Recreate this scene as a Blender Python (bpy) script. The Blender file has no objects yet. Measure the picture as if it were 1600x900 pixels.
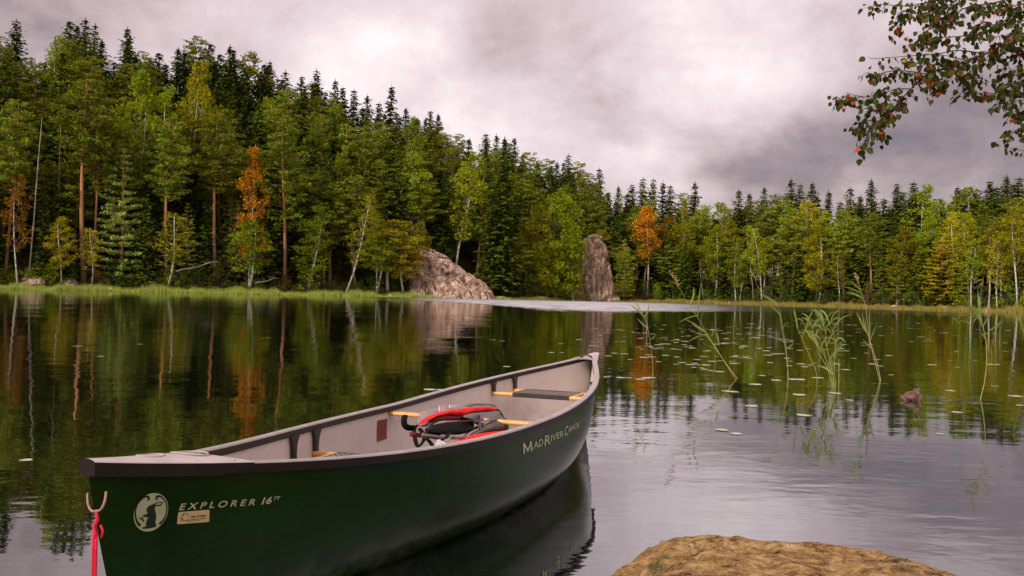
import bpy, bmesh, math, random
import numpy as np
from mathutils import Vector, Matrix
R = math.radians
SC = bpy.context.scene
COL = SC.collection

# ------------------------------------------------------------------ camera
F, CX, HZ, SLOPE, CAMH = 1403.0, 800.0, 459.6, 0.0230, 1.047     # in pixels of the 1600x900 photograph
ROLL = math.atan(SLOPE)
cam_d = bpy.data.cameras.new('camera'); cam = bpy.data.objects.new('camera', cam_d); COL.objects.link(cam)
cam_d.sensor_width = 36; cam_d.lens = F / 1600 * 36
cam_d.clip_start = 0.05; cam_d.clip_end = 9000
cam_d.dof.use_dof = False
cam.location = (0, 0, CAMH)
cam.rotation_euler = (Matrix.Rotation(math.atan((HZ - 450) / F), 3, 'X') @ Matrix.Rotation(math.pi / 2, 3, 'X')
                      @ Matrix.Rotation(ROLL, 3, 'Z')).to_euler()
SC.camera = cam

# ------------------------------------------------------------------ light
SUN_AZ, SUN_EL = R(222), R(38)          # compass-like angle from +Y, clockwise: behind the camera, to the left
sd = bpy.data.lights.new('sun', 'SUN'); sun = bpy.data.objects.new('sun', sd); COL.objects.link(sun)
sd.energy = 2.4; sd.angle = R(6); sd.color = (1.0, 0.90, 0.76)
sdir = Vector((math.sin(SUN_AZ) * math.cos(SUN_EL), math.cos(SUN_AZ) * math.cos(SUN_EL), math.sin(SUN_EL)))
sun.rotation_euler = sdir.to_track_quat('Z', 'Y').to_euler()
SC.view_settings.view_transform = 'Standard'; SC.view_settings.look = 'None'
SC.view_settings.exposure = 0.55; SC.view_settings.gamma = 1.0
SC.render.engine = 'CYCLES'
try:
    SC.cycles.max_bounces = 6; SC.cycles.transparent_max_bounces = 4; SC.cycles.diffuse_bounces = 2
    SC.cycles.glossy_bounces = 3; SC.cycles.transmission_bounces = 3
    SC.cycles.use_denoising = True
except Exception:
    pass


# ------------------------------------------------------------------ node helpers
class NT:
    def __init__(s, tree): s.t = tree; s.n = tree.nodes; s.l = tree.links
    def new(s, typ, **kw):
        n = s.n.new(typ)
        for k, v in kw.items():
            if k.startswith('in_'):
                key = k[3:]; key = int(key) if key.isdigit() else key.replace('_', ' ')
                s.put(n.inputs[key], v)
            else: setattr(n, k, v)
        return n
    def put(s, sock, v):
        if isinstance(v, bpy.types.NodeSocket): s.l.new(v, sock)
        else: sock.default_value = v
    def math(s, op, a, b=None, c=None, clamp=False):
        n = s.n.new('ShaderNodeMath'); n.operation = op; n.use_clamp = clamp
        s.put(n.inputs[0], a)
        if b is not None: s.put(n.inputs[1], b)
        if c is not None: s.put(n.inputs[2], c)
        return n.outputs[0]
    def vmath(s, op, a, b=None):
        n = s.n.new('ShaderNodeVectorMath'); n.operation = op
        s.put(n.inputs[0], a)
        if b is not None: s.put(n.inputs[1], b)
        return n
    def smooth(s, v, a, b, o0=0.0, o1=1.0):
        n = s.n.new('ShaderNodeMapRange'); n.interpolation_type = 'SMOOTHSTEP'
        s.put(n.inputs['Value'], v); s.put(n.inputs['From Min'], a); s.put(n.inputs['From Max'], b)
        s.put(n.inputs['To Min'], o0); s.put(n.inputs['To Max'], o1)
        return n.outputs[0]
    def noise(s, vec, scale, detail=4.0, rough=0.55, dist=0.0, out=0):
        n = s.n.new('ShaderNodeTexNoise'); n.inputs['Scale'].default_value = scale
        n.inputs['Detail'].default_value = detail; n.inputs['Roughness'].default_value = rough
        n.inputs['Distortion'].default_value = dist
        if vec is not None: s.put(n.inputs['Vector'], vec)
        return n.outputs[out]
    def ramp(s, v, stops):
        n = s.n.new('ShaderNodeValToRGB'); cr = n.color_ramp
        while len(cr.elements) < len(stops): cr.elements.new(0.5)
        for e, (p, c) in zip(cr.elements, stops):
            e.position = p; e.color = (*c, 1) if len(c) == 3 else c
        s.put(n.inputs[0], v)
        return n.outputs[0]
    def mix(s, f, a, b, typ='MIX'):
        n = s.n.new('ShaderNodeMix'); n.data_type = 'RGBA'; n.blend_type = typ
        s.put(n.inputs[0], f); s.put(n.inputs[6], a if isinstance(a, bpy.types.NodeSocket) else (*a, 1) if len(a) == 3 else a)
        s.put(n.inputs[7], b if isinstance(b, bpy.types.NodeSocket) else (*b, 1) if len(b) == 3 else b)
        return n.outputs[2]


def ray(px, py):
    a = px - CX; b = py - HZ; cr, sr = math.cos(ROLL), math.sin(ROLL)
    u = a * cr + b * sr; v = -a * sr + b * cr
    return Vector((u / F, 1.0, -v / F))

def at_depth(px, py, Y):
    r = ray(px, py); return Vector((r.x * Y, Y, CAMH + r.z * Y))

def on_z(px, py, z=0.0):
    r = ray(px, py); k = (z - CAMH) / r.z; return Vector((r.x * k, k, z))

def bezier3(a, b, c, d, n=12):
    return [a * (1 - u) ** 3 + b * 3 * u * (1 - u) ** 2 + c * 3 * u * u * (1 - u) + d * u ** 3 for u in [k / (n - 1) for k in range(n)]]

def smooth_path(P_, sub=6):
    out = []
    for i in range(len(P_) - 1):
        a, b_, c_, d_ = P_[max(i - 1, 0)], P_[i], P_[i + 1], P_[min(i + 2, len(P_) - 1)]
        for k in range(sub):
            u = k / sub; out.append(.5 * ((2 * b_) + (c_ - a) * u + (2 * a - 5 * b_ + 4 * c_ - d_) * u * u + (3 * b_ - a - 3 * c_ + d_) * u ** 3))
    out.append(P_[-1]); return out

def hor(px): return HZ + SLOPE * (px - CX)

# ------------------------------------------------------------------ sky
world = bpy.data.worlds.new('World'); SC.world = world; world.use_nodes = True
w = NT(world.node_tree); w.n.clear()
tc = w.new('ShaderNodeTexCoord'); d = w.vmath('NORMALIZE', tc.outputs['Generated']).outputs[0]
sx = w.new('ShaderNodeSeparateXYZ', in_0=d)
zc = w.math('MAXIMUM', sx.outputs[2], 0.0)
den = w.math('ADD', zc, 0.16)
comb = w.new('ShaderNodeCombineXYZ')
w.put(comb.inputs[0], w.math('DIVIDE', sx.outputs[0], den)); w.put(comb.inputs[1], w.math('DIVIDE', sx.outputs[1], den))
cloudv = comb.outputs[0]
n1 = w.noise(cloudv, 1.15, 7, 0.58, 0.35)
n2 = w.noise(cloudv, 3.6, 6, 0.6, 0.2)
n3 = w.noise(d, 5.0, 5, 0.6, 0.3)
val = w.math('ADD', w.math('MULTIPLY', n1, 0.36), w.math('MULTIPLY', n2, 0.12))
val = w.math('ADD', val, w.math('MULTIPLY', n3, 0.55))
val = w.math('ADD', val, w.math('MULTIPLY', w.noise(w.vmath('MULTIPLY', d, (1.0, 1.0, 1.5)).outputs[0], 8.0, 8, 0.64, 0.25), .52)); val = w.math('SUBTRACT', val, 0.175)                                  # about 0.6 on average
warp = w.vmath('MULTIPLY', w.vmath('SUBTRACT', w.noise(d, 4.0, 4, 0.6, 0.0, 1), (0.5, 0.5, 0.5)).outputs[0], (0.26, 0.26, 0.20)).outputs[0]
dw = w.vmath('ADD', d, warp).outputs[0]
# banks of thicker and thinner cloud, plus two unseen ones added to brighten the water: direction, angular size, brightness
for (px, py, rad, amt, ky) in [(620, 130, 330, .26, 1.2), (430, 60, 130, -.13, 1.6), (60, 60, 240, -.12, 1.2), (860, 110, 200, -.12, 1.6), (1130, 60, 200, .12, 1.3),
                               (1000, 235, 150, .16, 1.8), (1250, 255, 270, -.32, 2.4), (1560, 215, 280, -.30, 1.6), (1350, 130, 170, .10, 2.0),
                               (900, 170, 150, -.10, 3.0), (1120, 285, 90, .12, 3.0), (1450, 305, 160, .10, 5.0), (700, 230, 110, .10, 2.0), (1150, -170, 480, .22, 1.0), (300, -200, 400, .10, 1.0)]:
    c = ray(px, py).normalized()
    q = w.vmath('SUBTRACT', dw, tuple(c)).outputs[0]
    q = w.vmath('MULTIPLY', q, (1.0, 1.0, ky)).outputs[0]
    ln = w.vmath('LENGTH', q).outputs['Value']
    g = w.smooth(ln, 0.0, rad / F * 1.25, 1.0, 0.0)
    val = w.math('ADD', val, w.math('MULTIPLY', g, amt))
ccol = w.ramp(val, [(0.20, (0.145, 0.105, 0.118)), (0.40, (0.262, 0.194, 0.200)), (0.58, (0.445, 0.345, 0.355)), (0.78, (0.62, 0.510, 0.530)), (1.0, (0.80, 0.70, 0.70))])
# overcast skies are brightest overhead
zen = w.smooth(sx.outputs[2], 0.28, 0.85, 1.0, 1.9)
below = w.smooth(sx.outputs[2], -0.05, 0.0, 0.15, 1.0)
bg1 = w.new('ShaderNodeBackground', in_0=ccol); w.put(bg1.inputs[1], w.math('MULTIPLY', w.math('MULTIPLY', zen, below), 1.0))
sky = w.new('ShaderNodeTexSky'); sky.sky_type = 'NISHITA'; sky.sun_disc = False
sky.sun_elevation = SUN_EL; sky.sun_rotation = SUN_AZ
bg2 = w.new('ShaderNodeBackground', in_0=sky.outputs[0]); bg2.inputs[1].default_value = 0.08
mx = w.new('ShaderNodeMixShader'); mx.inputs[0].default_value = 0.90
w.l.new(bg2.outputs[0], mx.inputs[1]); w.l.new(bg1.outputs[0], mx.inputs[2])
wo = w.new('ShaderNodeOutputWorld'); w.l.new(mx.outputs[0], wo.inputs[0])


# ------------------------------------------------------------------ object helpers
def link(o, parent=None):
    COL.objects.link(o)
    if parent is not None: o.parent = parent
    return o

def tag(o, label=None, cat=None, group=None, kind=None):
    if label: o['label'] = label
    if cat: o['category'] = cat
    if group: o['group'] = group
    if kind: o['kind'] = kind
    return o

def empty(name, loc=(0, 0, 0), rz=0.0, label=None, cat=None, group=None):
    o = bpy.data.objects.new(name, None); link(o); o.location = loc; o.rotation_euler = (0, 0, rz)
    o.empty_display_size = 0.2
    return tag(o, label, cat, group)

def mesh_np(name, V, Fc, mats, smooth=False, midx=None):
    """V (n,3); Fc list of tuples or an (m,k) array."""
    me = bpy.data.meshes.new(name)
    V = np.asarray(V, dtype=np.float32)
    if isinstance(Fc, np.ndarray):
        m, k = Fc.shape
        me.vertices.add(len(V)); me.vertices.foreach_set('co', V.ravel())
        me.loops.add(m * k); me.loops.foreach_set('vertex_index', Fc.astype(np.int32).ravel())
        me.polygons.add(m); me.polygons.foreach_set('loop_start', np.arange(0, m * k, k, dtype=np.int32))
        me.update(calc_edges=True)
    else:
        me.from_pydata([tuple(v) for v in V], [], Fc)
    for mt in (mats if isinstance(mats, (list, tuple)) else [mats]): me.materials.append(mt)
    if midx is not None: me.polygons.foreach_set('material_index', np.asarray(midx, dtype=np.int32))
    if smooth: me.polygons.foreach_set('use_smooth', np.ones(len(me.polygons), dtype=bool))
    me.update()
    return me

def ob(name, me, parent=None, **kw):
    o = bpy.data.objects.new(name, me); link(o, parent); return tag(o, **kw)

class MB:
    """collects shapes, gives one mesh"""
    def __init__(s): s.v = []; s.f = []; s.m = []
    def add(s, V, Fc, m=0):
        b = len(s.v); s.v += [tuple(x) for x in V]; s.f += [tuple(i + b for i in f) for f in Fc]; s.m += [m] * len(Fc)
    def grid(s, rows, closed=False, m=0):
        b = len(s.v); n = len(rows[0])
        for r in rows: s.v += [tuple(x) for x in r]
        for i in range(len(rows) - 1):
            for j in range(n if closed else n - 1):
                k = (j + 1) % n
                s.f.append((b + i * n + j, b + i * n + k, b + (i + 1) * n + k, b + (i + 1) * n + j)); s.m.append(m)
    def tube(s, pts, rad, n=8, cap=True, m=0, flat=1.0):
        pts = [Vector(p) for p in pts]
        rad = [rad] * len(pts) if not hasattr(rad, '__len__') else rad
        rows = []; up = None
        for i, p in enumerate(pts):
            t = (pts[min(i + 1, len(pts) - 1)] - pts[max(i - 1, 0)]).normalized()
            if up is None: up = Vector((0, 0, 1)) if abs(t.z) < .9 else Vector((1, 0, 0))
            a = t.cross(up).normalized(); up = a.cross(t).normalized()
            rows.append([p + (a * math.cos(q) + up * math.sin(q) * flat) * rad[i] for q in [2 * math.pi * k / n for k in range(n)]])
        b = len(s.v); s.grid(rows, True, m)
        if cap:
            s.f.append(tuple(range(b + n - 1, b - 1, -1))); s.m.append(m)
            e = b + (len(rows) - 1) * n; s.f.append(tuple(range(e, e + n))); s.m.append(m)
    def box(s, c, h, rot=None, m=0):
        V = []
        for x in (-1, 1):
            for y in (-1, 1):
                for z in (-1, 1):
                    p = Vector((x * h[0], y * h[1], z * h[2]))
                    if rot is not None: p = rot @ p
                    V.append(Vector(c) + p)
        s.add(V, [(0, 1, 3, 2), (4, 6, 7, 5), (0, 4, 5, 1), (2, 3, 7, 6), (0, 2, 6, 4), (1, 5, 7, 3)], m)
    def mesh(s, name, mats, smooth=False, bevel=0, angle=None):
        me = mesh_np(name, s.v, s.f, mats, smooth, s.m)
        if bevel:
            bm = bmesh.new(); bm.from_mesh(me)
            bmesh.ops.bevel(bm, geom=bm.edges[:], offset=bevel, segments=2, affect='EDGES', profile=0.6)
            bm.to_mesh(me); bm.free()
            if smooth: me.polygons.foreach_set('use_smooth', np.ones(len(me.polygons), dtype=bool))
        return me

def recalc(me):
    bm = bmesh.new(); bm.from_mesh(me); bmesh.ops.recalc_face_normals(bm, faces=bm.faces[:]); bm.to_mesh(me); bm.free(); return me


# ------------------------------------------------------------------ materials
def principled(name, col=(.5, .5, .5), rough=.6, spec=.5, metal=0.0, sheen=0.0):
    m = bpy.data.materials.new(name); m.use_nodes = True; t = NT(m.node_tree)
    b = t.n['Principled BSDF']
    b.inputs['Base Color'].default_value = (*col, 1); b.inputs['Roughness'].default_value = rough
    b.inputs['Specular IOR Level'].default_value = spec; b.inputs['Metallic'].default_value = metal
    if sheen: b.inputs['Sheen Weight'].default_value = sheen
    return m, t, b

def varied(name, c0, c1, scale=8, rough=.6, spec=.5, bump=0.0, bscale=60, bdist=.01, detail=5, coords='Object', stretch=None, spots=None):
    m, t, b = principled(name, c0, rough, spec)
    tc = t.new('ShaderNodeTexCoord'); v = tc.outputs[coords]
    if stretch:
        mp = t.new('ShaderNodeMapping'); t.put(mp.inputs[0], v); mp.inputs['Scale'].default_value = stretch; v = mp.outputs[0]
    n = t.noise(v, scale, detail, .6)
    c = t.ramp(n, [(.32, c0), (.68, c1)])
    if spots:
        s = t.noise(v, spots[0], 3, .5); c = t.mix(t.smooth(s, spots[1], spots[1] + .06), c, spots[2])
    t.put(b.inputs['Base Color'], c)
    if bump:
        bp = t.new('ShaderNodeBump'); bp.inputs['Strength'].default_value = bump; bp.inputs['Distance'].default_value = bdist
        t.put(bp.inputs['Height'], t.noise(v, bscale, 5, .65)); t.put(b.inputs['Normal'], bp.outputs[0])
    return m

def leaf_mat(name, c0, c1, c2, trans=.35, hue=.03):
    """three tints in patches, shifted a little from plant to plant"""
    m = bpy.data.materials.new(name); m.use_nodes = True; t = NT(m.node_tree); t.n.clear()
    geo = t.new('ShaderNodeNewGeometry'); tc = t.new('ShaderNodeTexCoord'); oi = t.new('ShaderNodeObjectInfo')
    n = t.noise(tc.outputs['Object'], .9, 3, .6)
    wn = t.new('ShaderNodeTexWhiteNoise'); wn.noise_dimensions = '1D'; t.put(wn.inputs['W'], geo.outputs['Random Per Island'])
    f = t.math('ADD', t.math('MULTIPLY', n, .6), t.math('MULTIPLY', wn.outputs[0], .4))
    c = t.ramp(f, [(.25, c0), (.5, c1), (.78, c2)])
    hs = t.new('ShaderNodeHueSaturation'); t.put(hs.inputs['Color'], c)
    t.put(hs.inputs['Hue'], t.math('ADD', .5 - hue / 2, t.math('MULTIPLY', oi.outputs['Random'], hue)))
    r2 = t.math('FRACT', t.math('MULTIPLY', oi.outputs['Random'], 7.31))
    t.put(hs.inputs['Value'], t.math('ADD', .76, t.math('MULTIPLY', r2, .70)))
    hs.inputs['Saturation'].default_value = 1.0
    d = t.new('ShaderNodeBsdfDiffuse', in_0=hs.outputs[0]); tr = t.new('ShaderNodeBsdfTranslucent', in_0=hs.outputs[0])
    mx = t.new('ShaderNodeMixShader'); mx.inputs[0].default_value = trans
    t.l.new(d.outputs[0], mx.inputs[1]); t.l.new(tr.outputs[0], mx.inputs[2])
    o = t.new('ShaderNodeOutputMaterial'); t.l.new(mx.outputs[0], o.inputs[0])
    return m

M = {}
M['spruce'] = leaf_mat('spruce_needles', (.030, .050, .004), (.085, .118, .009), (.170, .205, .022), 0.2)
M['pine'] = leaf_mat('pine_needles', (.075, .105, .008), (.170, .215, .016), (.290, .320, .035), 0.25)
M['young_pine'] = leaf_mat('young_pine_needles', (.100, .130, .022), (.190, .230, .040), (.290, .330, .075), 0.2)
M['birch'] = leaf_mat('birch_leaves', (.110, .150, .006), (.220, .275, .010), (.340, .370, .020), 0.4)
M['birch_yellow'] = leaf_mat('yellowing_birch_leaves', (.20, .19, .010), (.36, .32, .014), (.50, .42, .030), .4)
M['birch_olive'] = leaf_mat('olive_birch_leaves', (.120, .130, .006), (.230, .220, .008), (.350, .300, .014), 0.4)
M['birch_orange'] = leaf_mat('orange_autumn_leaves', (.26, .12, .006), (.50, .21, .010), (.62, .34, .020), 0.35)
M['birch_rust'] = leaf_mat('rusty_autumn_leaves', (.12, .055, .008), (.24, .110, .010), (.33, .150, .016), .35)
M['bush'] = leaf_mat('bush_leaves', (.035, .060, .008), (.085, .130, .014), (.160, .200, .028), 0.35)
M['bush_rust'] = leaf_mat('bush_rusty_leaves', (.07, .045, .012), (.13, .080, .015), (.20, .12, .02), .3)

def bark(name, base, top=None, z0=4, z1=12, marks=None, bscale=12):
    m, t, b = principled(name, base, .85, .25)
    tc = t.new('ShaderNodeTexCoord'); v = tc.outputs['Object']
    mp = t.new('ShaderNodeMapping'); t.put(mp.inputs[0], v); mp.inputs['Scale'].default_value = (1, 1, .25 if marks is None else 3.5)
    n = t.noise(mp.outputs[0], bscale, 5, .6)
    c = t.mix(n, tuple(x * .55 for x in base), tuple(min(1, x * 1.45) for x in base))
    if top:
        sz = t.new('ShaderNodeSeparateXYZ', in_0=v)
        c = t.mix(t.smooth(sz.outputs[2], z0, z1), c, t.mix(n, tuple(x * .6 for x in top), tuple(min(1, x * 1.4) for x in top)))
    if marks: c = t.mix(t.smooth(t.noise(mp.outputs[0], 2.2, 4, .7), .56, .60), c, marks)
    t.put(b.inputs['Base Color'], c)
    bp = t.new('ShaderNodeBump'); bp.inputs['Strength'].default_value = .5; bp.inputs['Distance'].default_value = .03
    t.put(bp.inputs['Height'], n); t.put(b.inputs['Normal'], bp.outputs[0])
    return m
M['bark_spruce'] = bark('spruce_bark', (.10, .075, .055))
M['bark_pine'] = bark('pine_bark', (.17, .10, .060), (.42, .19, .075), 3, 10)
M['bark_birch'] = bark('birch_bark', (.55, .50, .42), marks=(.05, .04, .035))
M['bark_dead'] = bark('dead_wood', (.36, .32, .27))
M['bark_twig'] = bark('twig_bark', (.055, .030, .026), bscale=60)


# ------------------------------------------------------------------ lie of the land
AZ_D = [(-90, 95), (-60, 110), (-40, 140), (-29.7, 150), (-15.9, 150), (-8.1, 155), (-.8, 165), (5.7, 185), (12, 190), (19.6, 176), (29.7, 152), (45, 135), (90, 100)]
AZ_H = [(-90, 20), (-45, 27), (-29.7, 30), (-19.6, 30), (-15.9, 24.5), (-8.1, 20.5), (-4, 16), (0, 13), (4, 8), (6.1, 5.5), (16, 5), (29.7, 5), (60, 8), (90, 10)]
AZ_W = [(-90, 42), (-8, 42), (4, 34), (8, 30), (90, 30)]
def az_of(px): return math.degrees(math.atan((px - CX) / F))
def lut(tab, a): return np.interp(a, [x[0] for x in tab], [x[1] for x in tab])

def ground_z(x, y):
    x = np.asarray(x, float); y = np.asarray(y, float)
    r = np.hypot(x, y); az = np.degrees(np.arctan2(x, y))
    D = lut(AZ_D, az) * 1.06 + .8 * np.sin(az * 2.1) + .5 * np.sin(az * 5.3 + 1)
    Hh = lut(AZ_H, az); W = lut(AZ_W, az)
    dd = r - D
    s = np.clip(dd / W, 0, 1); s = s * s * (3 - 2 * s)
    bumps = (np.sin(x * .31 + 1.3) * np.sin(y * .27) + .6 * np.sin(x * .73 + y * .41)) * .45
    land = np.where(dd < 0, np.maximum(dd * .18, -2.5), .28 + Hh * s + np.minimum(dd * .02, .6) + bumps * np.clip(dd / 8, 0, 1))
    land = np.where((dd > -1.0) & (dd < 0.6), -.18 + (dd + 1.0) / 1.6 * (.46), land)
    far = np.clip((r - D - W) / 600, 0, 1) * 6
    land = land + far
    sh = 1.25 + .12 * np.sin(x * 1.7) + .10 * np.sin(x * 4.1 + 1) - np.clip(np.abs(x) - 2.4, 0, 30) * -.35 * (x > 0)
    bank = np.where(y < sh, np.minimum((sh - y) * .16, .5) + .02 * np.sin(x * 5) * np.sin(y * 6), np.maximum((sh - y) * .35, -2.5))
    bank = np.where(r < 60, bank, -2.5)
    bank = bank + np.clip((-y - 6) * .05, 0, 4)
    return np.maximum(land, bank)
def gz(x, y): return float(ground_z(x, y))
def spot(px, dist_in):
    """a point on land, dist_in metres behind the far shoreline, in the direction of a column of the photograph"""
    a = math.radians(az_of(px)); D = float(lut(AZ_D, az_of(px))) * 1.06; r = D + dist_in
    x, y = r * math.sin(a), r * math.cos(a)
    return x, y, gz(x, y)

az = np.concatenate([np.linspace(-180, -36, 97)[:-1], np.linspace(-36, 36, 361)[:-1], np.linspace(36, 180, 97)[:-1]])
rr = np.concatenate([[.01, .4], np.linspace(.8, 6, 27), np.geomspace(6.5, 90, 24)[:-1], np.linspace(90, 275, 130), np.geomspace(285, 4500, 22)])
AA, RR = np.meshgrid(np.radians(az), rr); X = RR * np.sin(AA); Y = RR * np.cos(AA); Z = ground_z(X, Y)
n = len(az); V = np.stack([X, Y, Z], -1).reshape(-1, 3)
I, J = np.meshgrid(np.arange(len(rr) - 1), np.arange(n), indexing='ij'); K = (J + 1) % n
Fq = np.stack([I * n + J, I * n + K, (I + 1) * n + K, (I + 1) * n + J], -1).reshape(-1, 4)
gm, t, b = principled('forest_floor', (.1, .1, .05), .95, .1)
tcg = t.new('ShaderNodeTexCoord'); v = tcg.outputs['Object']
c = t.ramp(t.noise(v, .35, 6, .65), [(.3, (.030, .024, .012)), (.5, (.055, .050, .018)), (.62, (.075, .085, .022)), (.8, (.13, .095, .04))])
c = t.mix(t.smooth(t.noise(v, 1.7, 5, .6), .52, .66), c, (.10, .055, .028))
dist = t.vmath('LENGTH', v).outputs['Value']
grav = t.ramp(t.noise(v, 26, 6, .7), [(.3, (.06, .05, .042)), (.55, (.17, .14, .115)), (.75, (.30, .26, .22))])
c = t.mix(t.smooth(dist, 8, 14, 1, 0), c, grav)
t.put(b.inputs['Base Color'], c)
bp = t.new('ShaderNodeBump'); bp.inputs['Strength'].default_value = .8; bp.inputs['Distance'].default_value = .05
t.put(bp.inputs['Height'], t.noise(v, 9, 6, .7)); t.put(b.inputs['Normal'], bp.outputs[0])
ob('ground', mesh_np('ground', V, Fq, gm, True), kind='structure')

# ------------------------------------------------------------------ water
wm, t, b = principled('lake_water', (.004, .006, .004), .018, .5)
b.inputs['IOR'].default_value = 2.3
geo = t.new('ShaderNodeNewGeometry'); P = geo.outputs['Position']; sp = t.new('ShaderNodeSeparateXYZ', in_0=P)
X_, Y_ = sp.outputs[0], sp.outputs[1]
dist = t.math('SQRT', t.math('ADD', t.math('MULTIPLY', X_, X_), t.math('MULTIPLY', Y_, Y_)))
azr = t.math('DIVIDE', X_, t.math('MAXIMUM', Y_, .5))
big = t.noise(P, .16, 3, .6)
rin = t.math('ADD', 60.0, t.math('MULTIPLY', t.math('MAXIMUM', t.math('SUBTRACT', azr, .12), 0.0), 130.0))
rin = t.math('ADD', rin, t.math('MULTIPLY', t.math('MAXIMUM', t.math('SUBTRACT', .04, azr), 0.0), 330.0))
mpb = t.new('ShaderNodeMapping'); t.put(mpb.inputs[0], P); mpb.inputs['Scale'].default_value = (.35, .18, 1)
fine = t.noise(P, 1.3, 4, .7)
edge = t.math('ADD', t.math('ADD', dist, t.math('MULTIPLY', t.math('SUBTRACT', fine, .5), 46.0)), t.math('MULTIPLY', t.math('SUBTRACT', big, .5), 26.0))
rout = t.math('ADD', 170.0, t.math('MULTIPLY', t.math('MAXIMUM', t.math('SUBTRACT', azr, .16), 0.0), -140.0))
band = t.math('MULTIPLY', t.smooth(edge, rin, t.math('ADD', rin, 9.0)), t.smooth(dist, rout, t.math('ADD', rout, 7.0), 1.0, 0.0))
band = t.math('MULTIPLY', t.math('MULTIPLY', band, t.smooth(azr, -.19, -.04)), t.smooth(t.math('ADD', azr, t.math('MULTIPLY', fine, .12)), .16, .36, 1.0, .12))
band = t.math('MULTIPLY', band, t.smooth(t.noise(mpb.outputs[0], 1.0, 5, .7), .30, .56, .45, 1.0))
mp = t.new('ShaderNodeMapping'); t.put(mp.inputs[0], P); mp.inputs['Scale'].default_value = (.55, 1.0, 1.0); mp.inputs['Rotation'].default_value = (0, 0, .15)
r1 = t.noise(mp.outputs[0], 2.2, 3, .5, .4)
r2 = t.noise(mp.outputs[0], 9.0, 2, .5, .2)
r3 = t.noise(P, .45, 2, .5)
calm = t.smooth(t.noise(P, .22, 2, .5), .42, .62, .35, 1.0)
h = t.math('ADD', t.math('MULTIPLY', r1, .0062), t.math('MULTIPLY', r2, .0014))
h = t.math('MULTIPLY', h, calm)
h = t.math('ADD', h, t.math('MULTIPLY', r3, .010))
# the light gust that roughens the middle of the lake
gust = t.math('MULTIPLY', t.math('MULTIPLY', t.noise(P, 2.6, 2, .6), .06), band)
h = t.math('ADD', h, gust)
bp = t.new('ShaderNodeBump'); bp.inputs['Strength'].default_value = 1.0; bp.inputs['Distance'].default_value = 1.0
t.put(bp.inputs['Height'], h); t.put(b.inputs['Normal'], bp.outputs[0])
t.put(b.inputs['Roughness'], t.math('ADD', t.smooth(dist, 50, 170, .015, .05), t.math('MULTIPLY', band, .50)))
t.put(b.inputs['IOR'], t.math('ADD', 2.3, t.math('MULTIPLY', band, 3.8)))
gl_ = t.new('ShaderNodeBsdfGlossy'); t.l.new(bp.outputs[0], gl_.inputs['Normal']); gl_.inputs['Color'].default_value = (.92, .92, .92, 1)
t.l.new(b.inputs['Roughness'].links[0].from_socket, gl_.inputs['Roughness'])
mxw = t.new('ShaderNodeMixShader'); mxw.inputs[0].default_value = .30; t.l.new(b.outputs[0], mxw.inputs[1]); t.l.new(gl_.outputs[0], mxw.inputs[2]); t.l.new(mxw.outputs[0], t.n['Material Output'].inputs[0])
ring = [(420 * math.cos(a), 60 + 420 * math.sin(a), 0) for a in np.linspace(0, 2 * math.pi, 65)[:-1]]
ob('water', mesh_np('water', ring, [tuple(range(64))], wm), kind='structure')


# ------------------------------------------------------------------ tree builder
def unit(v): return v / np.maximum(np.linalg.norm(v, axis=-1, keepdims=True), 1e-9)

def diamonds(P, A, B, la, lb):
    """flat leaf sprays: centre P, long axis A, cross axis B"""
    n = len(P); V = np.empty((n, 4, 3))
    V[:, 0] = P - A * la[:, None]; V[:, 1] = P + B * lb[:, None] - A * la[:, None] * .2
    V[:, 2] = P + A * la[:, None]; V[:, 3] = P - B * lb[:, None] + A * la[:, None] * .1
    return V.reshape(-1, 3), np.arange(4 * n).reshape(n, 4)

def trunk_mesh(name, h, r0, mat, rng, bend=.0, top=.97, limbs=()):
    mb = MB(); pts = []; rad = []
    for k in range(9):
        q = k / 8 * top; pts.append((bend * math.sin(q * 2.4) * h * .03, bend * math.sin(q * 3.7 + 1) * h * .02, q * h - .3 * (k == 0))); rad.append(r0 * (1 - q) ** .8 + .015 + (.3 * r0 if k == 0 else 0))
    mb.tube(pts, rad, 7)
    for (p, q, r) in limbs:
        p, q = Vector(p), Vector(q); mid = (p + q) / 2 + Vector((0, 0, -.05 * (q - p).length))
        mb.tube([p, mid, q], [r, r * .7, r * .3], 5, cap=False)
    return mb.mesh(name, mat, True)

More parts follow.
